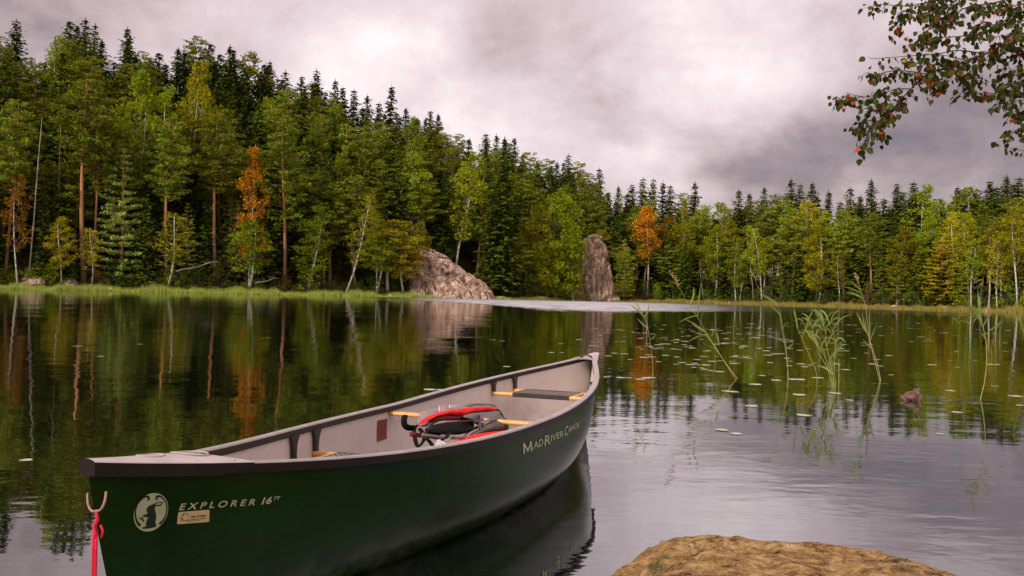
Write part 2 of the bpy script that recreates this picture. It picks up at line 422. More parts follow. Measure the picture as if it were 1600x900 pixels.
def spruce_data(seed, h=20., r=2.3, lo=.05, dens=1.0):
    g = np.random.default_rng(seed); P = []; A = []; B = []; la = []; lb = []; limbs = []
    z = h * lo
    while z < h * .985:
        q = (z / h - lo) / (1 - lo)
        R0 = r * (1 - q) ** .66 * g.uniform(.62, 1.22) * min(1, .62 + q * 3) + .16
        nb = int(8 * dens) if q < .85 else 6
        a0 = g.uniform(0, 6.28)
        for k in range(nb):
            if g.random() < .08: continue
            a = a0 + 6.283 * k / nb + g.normal() * .25; L = R0 * g.uniform(.50, 1.25)
            dr = g.uniform(.15, .42) * (1 - q) + (-.35 * q)
            d = np.array([math.cos(a), math.sin(a)]); ns = max(2, int(L / .24))
            for i in range(ns):
                u = (i + g.uniform(.3, 1)) / ns; rad = u * L
                zz = z - dr * rad + .16 * rad * u * (1 - q)
                wdt = .42 * (1 - .75 * u) * min(1, L)
                for j in range(2):
                    off = g.uniform(-1, 1) * wdt; pt = np.array([d[0] * rad - d[1] * off, d[1] * rad + d[0] * off, zz - abs(off) * .25 + g.normal() * .05])
                    P.append(pt); dd = np.array([d[0] - d[1] * off * .9, d[1] + d[0] * off * .9, -.35 - g.uniform(0, .35)]); A.append(dd)
                    B.append(np.array([-d[1], d[0], g.normal() * .5])); s = g.uniform(.7, 1.2)
                    la.append(.30 * s * (1 - .35 * q)); lb.append(.135 * s)
        z += h * .0165 * g.uniform(.8, 1.2)
    P.append(np.array([0, 0, h])); A.append(np.array([0, 0, 1.])); B.append(np.array([1., 0, 0])); la.append(.4); lb.append(.06)
    return np.array(P), unit(np.array(A)), unit(np.array(B)), np.array(la), np.array(lb), limbs

def pads_data(seed, centres, radii, flat, per, leaf, droop=0.0, shell=.55, asp=.55):
    """foliage as clumps: small leaves gathered on the outside of many uneven pads"""
    g = np.random.default_rng(seed); P = []; A = []; B = []; la = []; lb = []
    for c, R0 in zip(centres, radii):
        n = max(6, int(per * R0 * R0)); v = unit(g.normal(size=(n, 3))); rad = R0 * (shell + (1 - shell) * g.random(n) ** .5) * (1 + .25 * np.sin(v[:, 0] * 5 + c[2]))
        p = v * rad[:, None]; p[:, 2] *= flat; p[:, 2] -= droop * (np.hypot(p[:, 0], p[:, 1])) ** 2 / max(R0, .1)
        P.append(p + c); A.append(unit(g.normal(size=(n, 3)) * .7 + v * .8 + np.array([0, 0, .15 - droop])))
        B.append(unit(g.normal(size=(n, 3)) + np.array([0, 0, .2]))); s = g.uniform(.7, 1.25, n); la.append(leaf * s); lb.append(leaf * asp * s)
    return np.concatenate(P), np.concatenate(A), np.concatenate(B), np.concatenate(la), np.concatenate(lb)

def pine_data(seed, h=20., r=2.6, cb=.45):
    g = np.random.default_rng(seed); C = []; Rd = []; limbs = []
    z = h * cb; ang = g.uniform(0, 6)
    while z < h * .97:
        q = (z / h - cb) / (1 - cb); prof = (math.sin(min(1, q * 1.25 + .22) * math.pi * .62)) * (1 - q ** 3 * .78)
        for k in range(4 if q < .8 else 3):
            ang += 2.4 + g.normal() * .4; L = r * prof * g.uniform(.45, 1.15)
            up = L * g.uniform(.05, .38); tip = np.array([math.cos(ang) * L, math.sin(ang) * L, z + up])
            limbs.append(((0, 0, z), tuple(tip), .035 * (1 - q) + .012))
            for u in (1.0, .68, .42)[:3 if L > 1 else 1]:
                C.append(np.array([tip[0] * u, tip[1] * u, z + up * u * u + .12]) + g.normal(size=3) * .12); Rd.append((.34 + .28 * (1 - u) * 0 + .12 * g.random()) * (1.15 if u == 1 else .9) * min(1.25, .6 + L * .3))
        z += h * .021 * g.uniform(.7, 1.4)
    C.append(np.array([0, 0, h - .4])); Rd.append(.5)
    D = pads_data(seed + 5, C, Rd, .46, 120, .19, 0, .35, .38)
    return (*D, limbs)

def young_pine_data(seed, h=11., r=2.2, lo=.10):
    g = np.random.default_rng(seed); C = []; Rd = []; limbs = []
    z = h * lo
    while z < h * .96:
        q = (z / h - lo) / (1 - lo); a0 = g.uniform(0, 6)
        for k in range(6):
            if g.random() < .12: continue
            a = a0 + k * 1.05 + g.normal() * .2; L = r * (1 - q) ** .75 * g.uniform(.7, 1.15) * min(1, .55 + 2 * q); tip = np.array([math.cos(a) * L, math.sin(a) * L, z + L * g.uniform(.0, .3)])
            limbs.append(((0, 0, z), tuple(tip), .03))
            for u in (1.0, .72, .45)[:3 if L > .8 else 1]:
                C.append(np.array([tip[0] * u, tip[1] * u, z + (tip[2] - z) * u * u + .08])); Rd.append(.30 * min(1.1, .6 + L * .4))
        z += h * .052 * g.uniform(.85, 1.15)
    C.append(np.array([0, 0, h - .3])); Rd.append(.35)
    D = pads_data(seed + 5, C, Rd, .40, 150, .17, 0, .3, .38)
    return (*D, limbs)

def birch_data(seed, h=14., r=2.2, cb=.25, droop=.12, per=105, leaf=.150, fill=1.3):
    g = np.random.default_rng(seed); C = []; Rd = []; limbs = []
    n = int(64 * fill)
    for k in range(n):
        q = (k + g.random()) / n; z = h * (cb + (1 - cb) * q)
        prof = math.sin(math.pi * min(1, (q * .80 + .17))) ** .75
        a = g.uniform(0, 6.283); L = r * prof * g.uniform(.25, 1.08)
        c = np.array([math.cos(a) * L, math.sin(a) * L, z + g.normal() * .2])
        C.append(c); Rd.append(g.uniform(.38, .78) * (.75 + .4 * prof) * r / 2.2)
        if k % 2 == 0: limbs.append(((0, 0, max(h * cb * .8, z - L * 1.1)), tuple(c), .014))
    D = pads_data(seed + 5, C, Rd, .75, per * (2.2 / r) ** 1.0, leaf, droop, .35, .62)
    return (*D, limbs)

def bush_data(seed, h=3., r=1.6):
    g = np.random.default_rng(seed); C = []; Rd = []; limbs = []
    for k in range(22):
        a = g.uniform(0, 6.283); q = g.random(); L = r * (1 - q ** 2 * .7) * g.random() ** .5
        c = np.array([math.cos(a) * L, math.sin(a) * L, .3 + q * (h - .5)]); C.append(c); Rd.append(g.uniform(.35, .7))
        limbs.append(((c[0] * .15, c[1] * .15, 0), tuple(c), .025))
    D = pads_data(seed + 5, C, Rd, .8, 70, .13, .05, .35, .6)
    return (*D, limbs)

SPEC = {}   # nominal height, nominal crown radius, variants (crown mesh base, trunk mesh)
def add_variant(kind, data, h, r, barkm, tr, bend=.5, top=.97, trunk_r=None):
    P, A, B, la, lb, limbs = data
    B = unit(B - A * (A * B).sum(-1, keepdims=True))
    V, Fc = diamonds(P, A, B, la, lb)
    SPEC.setdefault(kind, []).append((V, Fc, trunk_mesh(kind + '_trunk', h, tr, barkm, None, bend, top, limbs), h, r))
for s in range(4): add_variant('spruce', spruce_data(10 + s, 20, [2.2, 2.5, 1.9, 2.3][s], .04), 20, 2.3, M['bark_spruce'], .17, .1)
for s in range(2): add_variant('thin_spruce', spruce_data(20 + s, 18, 1.35, .12, .8), 18, 1.4, M['bark_spruce'], .13, .1)
for s in range(4): add_variant('pine', pine_data(30 + s, 20, 2.6, [.42, .5, .35, .58][s]), 20, 2.6, M['bark_pine'], .19, .7)
for s in range(3): add_variant('young_pine', young_pine_data(40 + s, 11, 2.3, [.08, .12, .2][s]), 11, 2.3, M['bark_pine'], .12, .4)
for s in range(4): add_variant('birch', birch_data(50 + s, 14, 2.2, [.28, .2, .35, .45][s]), 14, 2.2, M['bark_birch'], .12, 1.2, .9)
for s in range(2): add_variant('sparse_birch', birch_data(60 + s, 12, 1.6, .35, .1, 80, .14, .9), 12, 1.5, M['bark_birch'], .085, 1.4, .95)
for s in range(2): add_variant('round_birch', birch_data(70 + s, 15, 3.6, .04, .10, 150, .17, 2.2), 15, 3.6, M['bark_birch'], .16, 1.0, .8)
for s in range(3): add_variant('bush', bush_data(80 + s), 3, 1.6, M['bark_spruce'], .03, .5, .6)
_cache = {}
def crown_for(kind, i, mat):
    key = (kind, i, mat)
    if key not in _cache:
        V, Fc = SPEC[kind][i][:2]; _cache[key] = mesh_np(kind + '_crown', V, Fc, M[mat])
    return _cache[key]

NAMES = {'spruce': ('spruce_tree', 'tree'), 'thin_spruce': ('spruce_tree', 'tree'), 'pine': ('pine_tree', 'tree'), 'young_pine': ('pine_tree', 'tree'),
         'birch': ('birch_tree', 'tree'), 'sparse_birch': ('birch_tree', 'tree'), 'round_birch': ('birch_tree', 'tree'), 'bush': ('bush', 'bush')}
RNG = random.Random(4)
def tree(kind, x, y, z, h, wdt, mat, label, group=None, lean=0.0, variant=None, leany=0.0):
    i = RNG.randrange(len(SPEC[kind])) if variant is None else variant
    _, _, tm, h0, r0 = SPEC[kind][i]
    nm, cat = NAMES[kind]
    e = empty(nm, (x, y, z - .1), 0, label, cat, group)
    e.rotation_euler = (leany, lean + RNG.uniform(-.025, .025), 0)
    rz = RNG.uniform(0, 6.28); s = (wdt / 2 / r0, wdt / 2 / r0, h / h0)
    c = ob('crown' if kind != 'bush' else 'foliage', crown_for(kind, i, mat), e); tr = ob('trunk' if kind != 'bush' else 'stem', tm, e)
    for q in (c, tr): q.rotation_euler = (0, 0, rz); q.scale = s
    return e

def tree_px(kind, px, top, wpx, din, mat, label, group=None, lean=0, variant=None, basez=None):
    """a tree rooted din metres inland below column px, as tall as the photograph shows it"""
    x, y, z = spot(px, din)
    if basez is not None: z = basez
    zt = CAMH + (hor(px) - top) / F * y
    return tree(kind, x, y, z, max(zt - z, 2), wpx / F * y, mat, label, group, lean, variant)

# ---- landmarks used to describe the rest of the trees
LM = [(0, 'the left edge'), (50, 'the bare pale trunk'), (135, 'the orange pine trunks'), (262, 'the leaning white birch'), (393, 'the left orange birch'),
      (485, 'the left shore birch'), (565, 'the bare leaning birch'), (612, 'the yellow birch beside rock'), (712, 'the birch above the rock'),
      (790, 'the spruce beside the rock'), (870, 'the big round birch'), (932, 'the rock cliff'), (1008, 'the tall orange birch'), (1082, 'the lone pointed spruce'),
      (1275, 'the olive shore birch'), (1450, 'the slim white birch'), (1472, 'the golden shore pine'), (1585, 'the right edge birch')]
ORD = ['first', 'second', 'third', 'fourth', 'fifth', 'sixth', 'seventh', 'eighth', 'ninth', 'tenth']
_ords = {}
def where(px, intro):
    """reference to the nearest landmark on the left, with an ordinal"""
    k = max([i for i, l in enumerate(LM) if l[0] <= px] or [0]); key = (k, intro); _ords[key] = _ords.get(key, 0) + 1
    return '%s such right of %s' % (ORD[min(_ords[key] - 1, 9)], LM[k][1])

# skyline trees: column, top, kind, width
SKY = [(15, 30, 's', 46), (60, 96, 's', 50), (100, 30, 's', 52), (124, 28, 's', 48), (150, 62, 's', 44), (192, 42, 's', 50), (236, 80, 's', 50), (266, 74, 's', 50),
       (297, 53, 'p', 50), (320, 66, 's', 44), (350, 70, 's', 46), (384, 84, 'b', 46), (416, 95, 's', 50), (441, 110, 's', 40), (80, 70, 's', 50), (170, 95, 's', 44), (216, 78, 'p', 50), (338, 82, 's', 40), (372, 96, 's', 44), (402, 98, 's', 36), (464, 118, 's', 40), (478, 128, 'p', 44), (490, 108, 's', 44), (515, 124, 's', 34),
       (528, 134, 't', 26), (546, 140, 's', 34), (567, 148, 's', 36), (600, 132, 't', 34), (631, 168, 's', 36), (664, 172, 's', 38), (681, 178, 's', 34), (708, 206, 'p', 38),
       (750, 208, 's', 36), (771, 210, 's', 34), (796, 214, 's', 38), (822, 235, 'p', 36), (852, 246, 'p', 40), (880, 241, 's', 34), (899, 250, 'p', 36), (934, 263, 's', 34),
       (965, 291, 's', 28), (985, 287, 's', 28), (1000, 278, 's', 26), (1016, 279, 's', 28), (1032, 283, 't', 20), (1043, 289, 's', 24), (1082, 284, 's', 34), (1104, 322, 'b', 34), (1128, 316, 'b', 40),
       (1152, 296, 's', 26), (1166, 301, 's', 26), (1190, 291, 's', 32), (1234, 279, 's', 26), (1249, 287, 's', 24), (1267, 285, 's', 34), (1290, 297, 't', 24), (1328, 292, 's', 26),
       (1357, 280, 's', 30), (1377, 308, 't', 18), (1397, 286, 's', 30), (1424, 284, 's', 28), (1446, 290, 'b', 44), (1496, 291, 's', 28), (1509, 292, 'b', 34), (1519, 295, 's', 24), (1544, 282, 's', 34), (1570, 274, 's', 28), (1592, 276, 's', 32)]
_rg = random.Random(8); _add = []
for (a, b_) in zip(sorted(SKY), sorted(SKY)[1:]):
    if 11 < b_[0] - a[0] and a[0] < 930: _add.append(((a[0] + b_[0]) / 2 + _rg.uniform(-2, 2), max(a[1], b_[1]) + _rg.uniform(4, 20), 's', 30))
    elif b_[0] - a[0] > 18: _add.append(((a[0] + b_[0]) / 2 + _rg.uniform(-2, 2), max(a[1], b_[1]) + _rg.uniform(8, 22), _rg.choice('ssp'), 26))
SKY = sorted(SKY + _add)
KD = {'s': ('spruce', 'spruce', 'one', 'pointed skyline spruce'), 't': ('thin_spruce', 'spruce', 'one', 'thin spiky skyline spruce'),
      'p': ('pine', 'pine', 'one', 'ragged skyline pine'), 'b': ('birch', 'birch', 'one', 'pale leafy skyline birch')}
for px, top, k, wp in SKY:
    kind, mat, what, intro = KD[k]
    din = (float(lut(AZ_W, az_of(px))) + RNG.uniform(-4, 4)) if px < 930 else RNG.uniform(15, 22)
    if k == 's' and RNG.random() < .25: mat = 'spruce'
    x, y, z = spot(px, din); zt = CAMH + (hor(px) - top) / F * y
    hmax = 23. if px < 930 else 30.
    z = max(z, zt - hmax) if zt - z < hmax + 3 else z
    lab = intro + ', ' + where(px, intro)
    tree(kind, x, y, min(z, gz(x, y) + .05), zt - gz(x, y), max(wp * 1.25 / F * y, 8.2 if k != 't' else 5.4), mat, lab, 'trees on the skyline of the wooded slopes')

# forest between shore and skyline
G_ = random.Random(11)
SKYX = [s[0] for s in SKY if s not in _add]; SKYT = [s[1] for s in SKY if s not in _add]
def skytop(px): return float(np.interp(px, SKYX, [t_ + (9 if x_ < 930 else 22) for x_, t_ in zip(SKYX, SKYT)]))
ROWS = [(4.5, 30, 0), (8, 26, 1), (13, 25, 2), (20, 25, 3), (27, 26, 4), (35, 27, 5)]
ZONE = lambda px: ('left hillside', 'far shore behind the cliff')[px > 930]
for din0, step, row in ROWS:
    px = -95 + G_.uniform(0, 15)
    while px < 1720:
        if px > 900 and row > 3: break
        base_top = skytop(min(max(px, 10), 1590))
        frac = [.42, .58, .74, .87, .96, 1.0][row] if px < 930 else [.60, .78, .92, .98, 1, 1][row]
        hs = (hor(px) - base_top) * frac * G_.uniform(.82, 1.06)
        if px > 930: hs = min(hs, (hor(px) - base_top) * .97)
        din = din0 + G_.uniform(-2, 2); x, y, z = spot(px, din)
        zt = CAMH + hs / F * y; h = min(max(zt - z, 7), 24)
        if px < 590 and row < 1 and any(abs(px - q_) < 17 for q_ in (10, 44, 134, 151, 187, 203, 262, 340, 393, 440, 484, 536)): px += step * .5; continue
        if px < 400 and row == 1 and any(abs(px - q_) < 12 for q_ in (44, 134, 151, 262, 340)): px += step * .5; continue
        if 590 < px < 790 and row < 2: px += step; continue          # the bare rock
        if 895 < px < 965 and row < 2: px += step; continue          # the cliff
        u = G_.random(); left = px < 900
        if row == 0: k = 'birch' if u < .14 else 'young_pine' if u < .38 else 'spruce' if u < .72 else 'pine' if u < .93 else 'sparse_birch'
        else: k = ('pine' if u < .44 else 'spruce' if u < .88 else 'young_pine' if u < .94 else 'birch') if left else ('spruce' if u < .50 else 'birch' if u < .64 else 'pine' if u < .94 else 'young_pine')
        mat = {'birch': G_.choice(['birch', 'birch', 'birch_olive']) if left else G_.choice(['birch', 'birch_olive', 'birch_olive', 'birch_yellow']), 'sparse_birch': 'birch_olive', 'young_pine': 'young_pine' if left else 'pine'}.get(k, k)
        if k == 'young_pine': h = min(h, 15)
        wd = {'pine': 4.6, 'spruce': 4.2, 'young_pine': 4.0, 'birch': 4.2, 'sparse_birch': 3.0}[k] * 1.5 * G_.uniform(.85, 1.2) * (h / 18) ** .4
        nice = {'pine': 'green pine with a reddish trunk', 'spruce': 'dark green spruce', 'young_pine': 'layered young pine', 'birch': 'leafy birch', 'sparse_birch': 'thin sparse birch'}[k]
        rown = ['front row', 'second row', 'lower middle of the slope', 'middle of the slope', 'upper slope', 'top of the slope'][row] if left else ['front row', 'second row', 'back rows', 'back rows'][row]
        tree(k, x, y, z, h, wd, mat, '%s in the %s, %s' % (nice, rown, ZONE(px)), 'forest trees in the ' + rown + ' of the ' + ZONE(px))
        px += step * G_.uniform(.75, 1.25)

# trees one can pick out: kind, column, top, width, inland, foliage, lean, variant, label
HERO = [
    ('pine', 10, 150, 70, 4, 'pine', 0, 1, 'tall pine with a brown bare trunk at the far left edge'),
    ('sparse_birch', 28, 272, 40, 2.0, 'birch_rust', .0, 0, 'thin white-stemmed birch with rusty orange leaves at the left edge of the shore'),
    ('birch', 93, 338, 44, 1.8, 'birch_yellow', .0, 0, 'small yellow-green birch on the left shore below the tall orange pine trunks'),
    ('sparse_birch', 140, 355, 34, 2.0, 'birch_yellow', .0, 1, 'thin yellowish birch at the foot of the two orange pine trunks'),
    ('pine', 134, 118, 104, 3.2, 'pine', .0, 3, 'tall spreading pine with the brightest orange trunk on the left shore'),
    ('pine', 151, 150, 60, 3.8, 'pine', .02, 1, 'narrower orange-trunked pine just right of the brightest orange pine trunk'),
    ('young_pine', 187, 228, 96, 3.2, 'young_pine', .0, 0, 'pale blue-green layered pine spreading down to the left shore'),
    ('birch', 203, 112, 74, 8.0, 'birch', .05, 3, 'tall birch with a white upper stem above the pale layered pine'),
    ('sparse_birch', 256, 330, 58, 1.6, 'birch_yellow', .10, 1, 'leaning white birch with yellow-green leaves at the left shore'),
    ('pine', 262, 178, 74, 3.2, 'pine', .0, 1, 'pine with orange trunk rising behind the leaning white birch'),
    ('birch', 300, 100, 60, 12.0, 'birch_olive', .0, 2, 'tall pale olive birch high on the left slope below the skyline'),
    ('pine', 340, 160, 80, 4.5, 'pine', -.02, 1, 'pine with thick red trunk left of the orange birch on the left slope'),
    ('birch', 393, 232, 52, 3.6, 'birch_orange', .0, 1, 'bright orange birch on the left slope'),
    ('birch', 390, 342, 66, 1.8, 'birch', .0, 0, 'low green birch at the shore below the orange birch on the left slope'),
    ('pine', 440, 180, 84, 4.0, 'pine', .0, 2, 'broad green pine right of the orange birch on the left slope'),
    ('birch', 484, 322, 62, 1.8, 'birch', .06, 1, 'green birch with a white stem at the end of the left shore'),
    ('sparse_birch', 536, 296, 44, 1.6, 'birch_olive', .27, 0, 'long leaning birch with a bare pale stem and few leaves'),
    ('birch', 612, 345, 92, 3.0, 'birch_yellow', .0, 2, 'yellow-green birch against the sloping rock'),
    ('young_pine', 638, 233, 62, 15, 'young_pine', .0, 1, 'layered pine standing on the slope above the sloping rock'),
    ('birch', 655, 345, 34, 8.5, 'birch', .0, 0, 'small bright green birch on top of the sloping rock'),
    ('birch', 714, 240, 66, 11.0, 'birch', .10, 2, 'light green birch with a white stem rising above the sloping rock'),
    ('spruce', 786, 215, 88, 3.0, 'spruce', .0, 0, 'tall dark spruce beside the low end of the sloping rock'),
    ('spruce', 764, 300, 52, 3.5, 'spruce', .0, 1, 'shorter dark spruce between the sloping rock and the tall dark spruce'),
    ('round_birch', 868, 298, 84, 2.0, 'birch', .0, 0, 'big round green birch left of the upright rock cliff'),
    ('round_birch', 838, 322, 64, 4.0, 'birch_olive', .0, 1, 'olive birch behind the left side of the big round birch'),
    ('birch', 1008, 322, 44, 5.0, 'birch_orange', .0, 3, 'tall orange birch right of the upright rock cliff'),
    ('birch', 1044, 340, 40, 8.0, 'birch_rust', .0, 2, 'rusty yellow birch just right of the tall orange birch'),
    ('birch', 1066, 328, 44, 5.5, 'birch_olive', .0, 1, 'olive birch two trees right of the tall orange birch'),
    ('birch', 1115, 350, 44, 4.0, 'birch', .0, 0, 'light green birch below the lone pointed spruce'),
    ('sparse_birch', 1152, 372, 34, 2.4, 'birch_olive', .0, 0, 'small thin birch at the water right of the lone pointed spruce'),
    ('sparse_birch', 1190, 350, 34, 2.5, 'birch', -.18, 1, 'thin green birch leaning left on the far shore'),
    ('birch', 1276, 352, 66, 3.4, 'birch_olive', .0, 1, 'olive birch with a pale stem on the right shore'),
    ('pine', 1238, 325, 58, 6.5, 'pine', .0, 2, 'green pine left of the olive birch on the right shore'),
    ('pine', 1322, 322, 62, 5.0, 'pine', .0, 2, 'layered green pine right of the olive birch on the right shore'),
    ('pine', 1361, 330, 50, 4.0, 'pine', .0, 0, 'pine with an orange trunk midway along the right shore'),
    ('birch', 1405, 352, 50, 3.6, 'birch_olive', .05, 0, 'olive green birch left of the golden pine on the right shore'),
    ('birch', 1449, 338, 36, 6.5, 'birch', .0, 3, 'slim birch with a bare white stem behind the golden pine'),
    ('young_pine', 1472, 362, 76, 2.2, 'birch_yellow', .0, 0, 'golden layered pine at the water on the right shore'),
    ('birch', 1490, 332, 50, 6.0, 'birch_yellow', .0, 1, 'yellowing birch rising behind the golden pine'),
    ('birch', 1512, 334, 40, 5.0, 'birch_olive', .0, 2, 'olive birch right of the yellowing birch on the right shore'),
    ('sparse_birch', 1522, 372, 34, 1.8, 'birch', .0, 1, 'thin white-stemmed birch at the water right of the golden pine'),
    ('birch', 1542, 352, 44, 3.0, 'birch_olive', .10, 3, 'birch with a white stem leaning right on the right shore'),
    ('sparse_birch', 1563, 372, 34, 1.5, 'birch_yellow', -.06, 0, 'thin birch leaning left next to the white birch at the right edge'),
    ('birch', 1587, 322, 50, 2.2, 'birch_olive', .0, 3, 'white-stemmed olive birch at the right edge of the shore'),
]
HERO += [
    ('pine', 916, 268, 60, 12, 'pine', .0, 2, 'green pine rising behind the left shoulder of the rock cliff'),
    ('spruce', 948, 300, 56, 9, 'spruce', .0, 1, 'dark spruce close behind the right side of the rock cliff'),
    ('pine', 934, 318, 46, 7.5, 'pine', .0, 0, 'short pine directly behind the top of the rock cliff'),
    ('young_pine', 975, 372, 44, -2.0, 'pine', .0, 1, 'small layered pine against the right side of the rock cliff'),
    ('spruce', 966, 330, 50, 6, 'spruce', .0, 2, 'dark spruce between the rock cliff and the tall orange birch'),
    ('birch', 896, 404, 30, -3.2, 'birch_olive', .0, 0, 'low olive birch covering the left foot of the rock cliff'),
    ('birch', 632, 372, 60, 2.0, 'birch_yellow', .0, 0, 'yellow birch in front of the left end of the sloping rock'),
    ('birch', 650, 352, 46, 9.0, 'birch_olive', .0, 2, 'olive birch behind the highest point of the sloping rock'),
    ('birch', 590, 372, 60, 1.6, 'birch', .0, 3, 'green birch just left of the yellow birch by the sloping rock'),
]
for k, px, top, wp, din, mat, lean, var, lab in HERO:
    tree_px(k, px, top, wp, din, mat, lab, None, lean, var)

def dead_tree(px, top, din, lean, r, lab, base=None):
    x, y, z = spot(px, din); h = CAMH + (hor(px) - top) / F * y - z
    g = random.Random(px); e = empty('dead_tree', (x, y, z - .1), 0, lab, 'dead tree'); e.rotation_euler = (0, lean, 0)
    mb = MB(); mb.tube([(0, 0, 0), (.05, 0, h * .4), (-.03, .03, h * .75), (.04, 0, h)], [r, r * .8, r * .55, r * .2], 7); ob('trunk', mb.mesh('trunk', M['bark_dead'], True), e)
    mb = MB()
    for k in range(14):
        zz = h * g.uniform(.3, .95); a = g.uniform(0, 6.28); L = g.uniform(.3, .9)
        mb.tube([(0, 0, zz), (math.cos(a) * L * .6, math.sin(a) * L * .6, zz - .05), (math.cos(a) * L, math.sin(a) * L, zz + .1)], [.02, .014, .006], 4, cap=False)
    ob('branch_stubs', mb.mesh('branch_stubs', M['bark_dead'], True), e)
dead_tree(44, 182, 2.6, .055, .12, 'tall bare pale trunk leaning slightly on the left shore')
dead_tree(88, 195, 6.0, .0, .09, 'thin bare trunk between the tall pale trunk and the orange pine trunks')
dead_tree(594, 292, 14.0, .0, .10, 'bare grey trunk of a dead tree above the sloping rock')
dead_tree(1178, 392, 2.2, -.10, .08, 'short bare stem on the far shore right of the lone pointed spruce')

# bushes under the trees
for i in range(108):
    px = -40 + i * 15.4 + G_.uniform(-8, 8)
    if 648 < px < 782 or 912 < px < 958: continue
    din = G_.uniform(1.6, 4.2); x, y, z = spot(px, din); hh = G_.uniform(1.4, 5.0)
    tree('bush', x, y, z, hh, G_.uniform(2.6, 4.4), 'bush_rust' if G_.random() < .14 else G_.choice(['bush', 'bush', 'bush', 'birch']), 'low leafy bush at the water edge, ' + ZONE(px), None if False else 'bushes along the foot of the ' + ZONE(px))
for i in range(80):
    px = -30 + i * 20.6 + G_.uniform(-9, 9)
    if 630 < px < 790 or 900 < px < 965: continue
    din = G_.uniform(7, 13); x, y, z = spot(px, din)
    tree('bush', x, y, z, G_.uniform(3, 6), G_.uniform(4, 6.5), 'bush', 'dark undergrowth bush behind the front trees, ' + ZONE(px), 'undergrowth bushes of the ' + ZONE(px))
for px, top, wp, din, lab in [(702, 384, 26, 12, 'small bush growing at the foot of the white-stemmed birch above the rock'), (668, 412, 20, 1.2, 'dark bush clinging to the front of the sloping rock'), (757, 436, 24, 4.0, 'rusty bush at the low end of the sloping rock'), (938, 357, 34, -4.0, 'bush on top of the upright rock cliff'), (908, 372, 34, -5.0, 'green bush on the left shoulder of the rock cliff'), (970, 438, 40, -4.5, 'low bush at the right foot of the rock cliff'), (904, 446, 34, -5.5, 'low bush at the left foot of the rock cliff'), (958, 384, 28, -5.0, 'small bush on the right shoulder of the rock cliff')]:
    x, y, z = spot(px, din); zt = CAMH + (hor(px) - top) / F * y
    tree('bush', x, y, zt - 2.4, 2.4, wp / F * y, 'bush_rust' if 'rusty' in lab else 'birch_olive' if 'cliff' in lab else 'bush', lab)

# reed beds on the far shore: nobody could count the blades
def blades(name, px0, px1, n, d0, d1, hh, mat, seed, taper=True):
    g = np.random.default_rng(seed); px = g.uniform(px0, px1, n); a = np.arctan((px - CX) / F); r = lut(AZ_D, np.degrees(a)) * 1.06 + g.uniform(d0, d1, n)
    edge = np.clip(np.minimum(px - px0, px1 - px) / 60, .25, 1) if taper else 1
    x, y = r * np.sin(a), r * np.cos(a); z = np.maximum(ground_z(x, y), -.05); h_ = hh * g.uniform(.55, 1.15, n) * edge * (.8 + .3 * np.sin(px * .07) * np.sin(px * .023)) * np.interp(px, np.linspace(px0, px1, 110), g.uniform(.55, 1.15, 110))
    wdt = g.uniform(.03, .07, n); an = g.uniform(-.9, .9, n); lx = g.normal(size=n) * .14
    V = np.empty((n, 3, 3)); V[:, 0] = np.stack([x - wdt * np.cos(an), y - wdt * np.sin(an), z], -1); V[:, 1] = np.stack([x + wdt * np.cos(an), y + wdt * np.sin(an), z], -1); V[:, 2] = np.stack([x + lx, y, z + h_], -1)
    ob(name, mesh_np(name, V.reshape(-1, 3), np.arange(3 * n).reshape(n, 3), mat), kind='stuff', label=None)
M['reedbed'] = leaf_mat('reed_bed', (.20, .25, .040), (.34, .39, .070), (.50, .52, .13), 0.35)
M['reedbed_dry'] = leaf_mat('dry_reed_bed', (.20, .17, .04), (.33, .28, .06), (.46, .40, .12), .35, 0)
blades('shore_grass', -120, 715, 30000, -3.0, 2.5, 1.0, M['reedbed'], 1)
blades('shore_grass', 775, 925, 4000, -1.2, 1.6, .7, M['reedbed'], 2)
blades('shore_grass', 960, 1720, 30000, -5.5, 1.5, .95, M['reedbed_dry'], 3)
for o in bpy.data.objects:
    if o.name.startswith('shore_grass'): o['category'] = 'grass'
bpy.data.objects['shore_grass']['label'] = 'bright green grass and reeds along the left shore'
bpy.data.objects['shore_grass.001']['label'] = 'short grass at the water under the big round birch'
bpy.data.objects['shore_grass.002']['label'] = 'yellowish reed bed along the right far shore'

# ------------------------------------------------------------------ far rocks
def rock_mat(name, stops, scale, bump=.8, bd=.2, stretch=(1, 1, 1), lichen=None):
    m, t, b = principled(name, (.4, .3, .25), .85, .3)
    tc = t.new('ShaderNodeTexCoord'); mp = t.new('ShaderNodeMapping'); t.put(mp.inputs[0], tc.outputs['Object']); mp.inputs['Scale'].default_value = stretch
    v = mp.outputs[0]; n = t.noise(v, scale, 9, .68, .4); c = t.ramp(n, stops)
    if lichen:
        l = t.noise(v, lichen[0], 8, .7, .3); c = t.mix(t.smooth(l, lichen[1], lichen[1] + .10), c, lichen[2])
        l2 = t.noise(v, lichen[0] * 4.5, 6, .7); c = t.mix(t.smooth(l2, .60, .72), c, lichen[3])
    t.put(b.inputs['Base Color'], c)
    bp = t.new('ShaderNodeBump'); bp.inputs['Strength'].default_value = bump; bp.inputs['Distance'].default_value = bd
    t.put(bp.inputs['Height'], t.math('ADD', t.noise(v, scale * 2.4, 10, .72), t.math('MULTIPLY', t.noise(v, scale * 12, 6, .7), .25))); t.put(b.inputs['Normal'], bp.outputs[0])
    return m
M['pink_rock'] = rock_mat('pink_granite', [(.30, (.06, .040, .030)), (.40, (.30, .185, .135)), (.54, (.50, .35, .27)), (.70, (.74, .62, .50))], .75, 1, .5, (1, 1, 1.2), (.25, .60, (.10, .10, .04), (.70, .58, .45)))
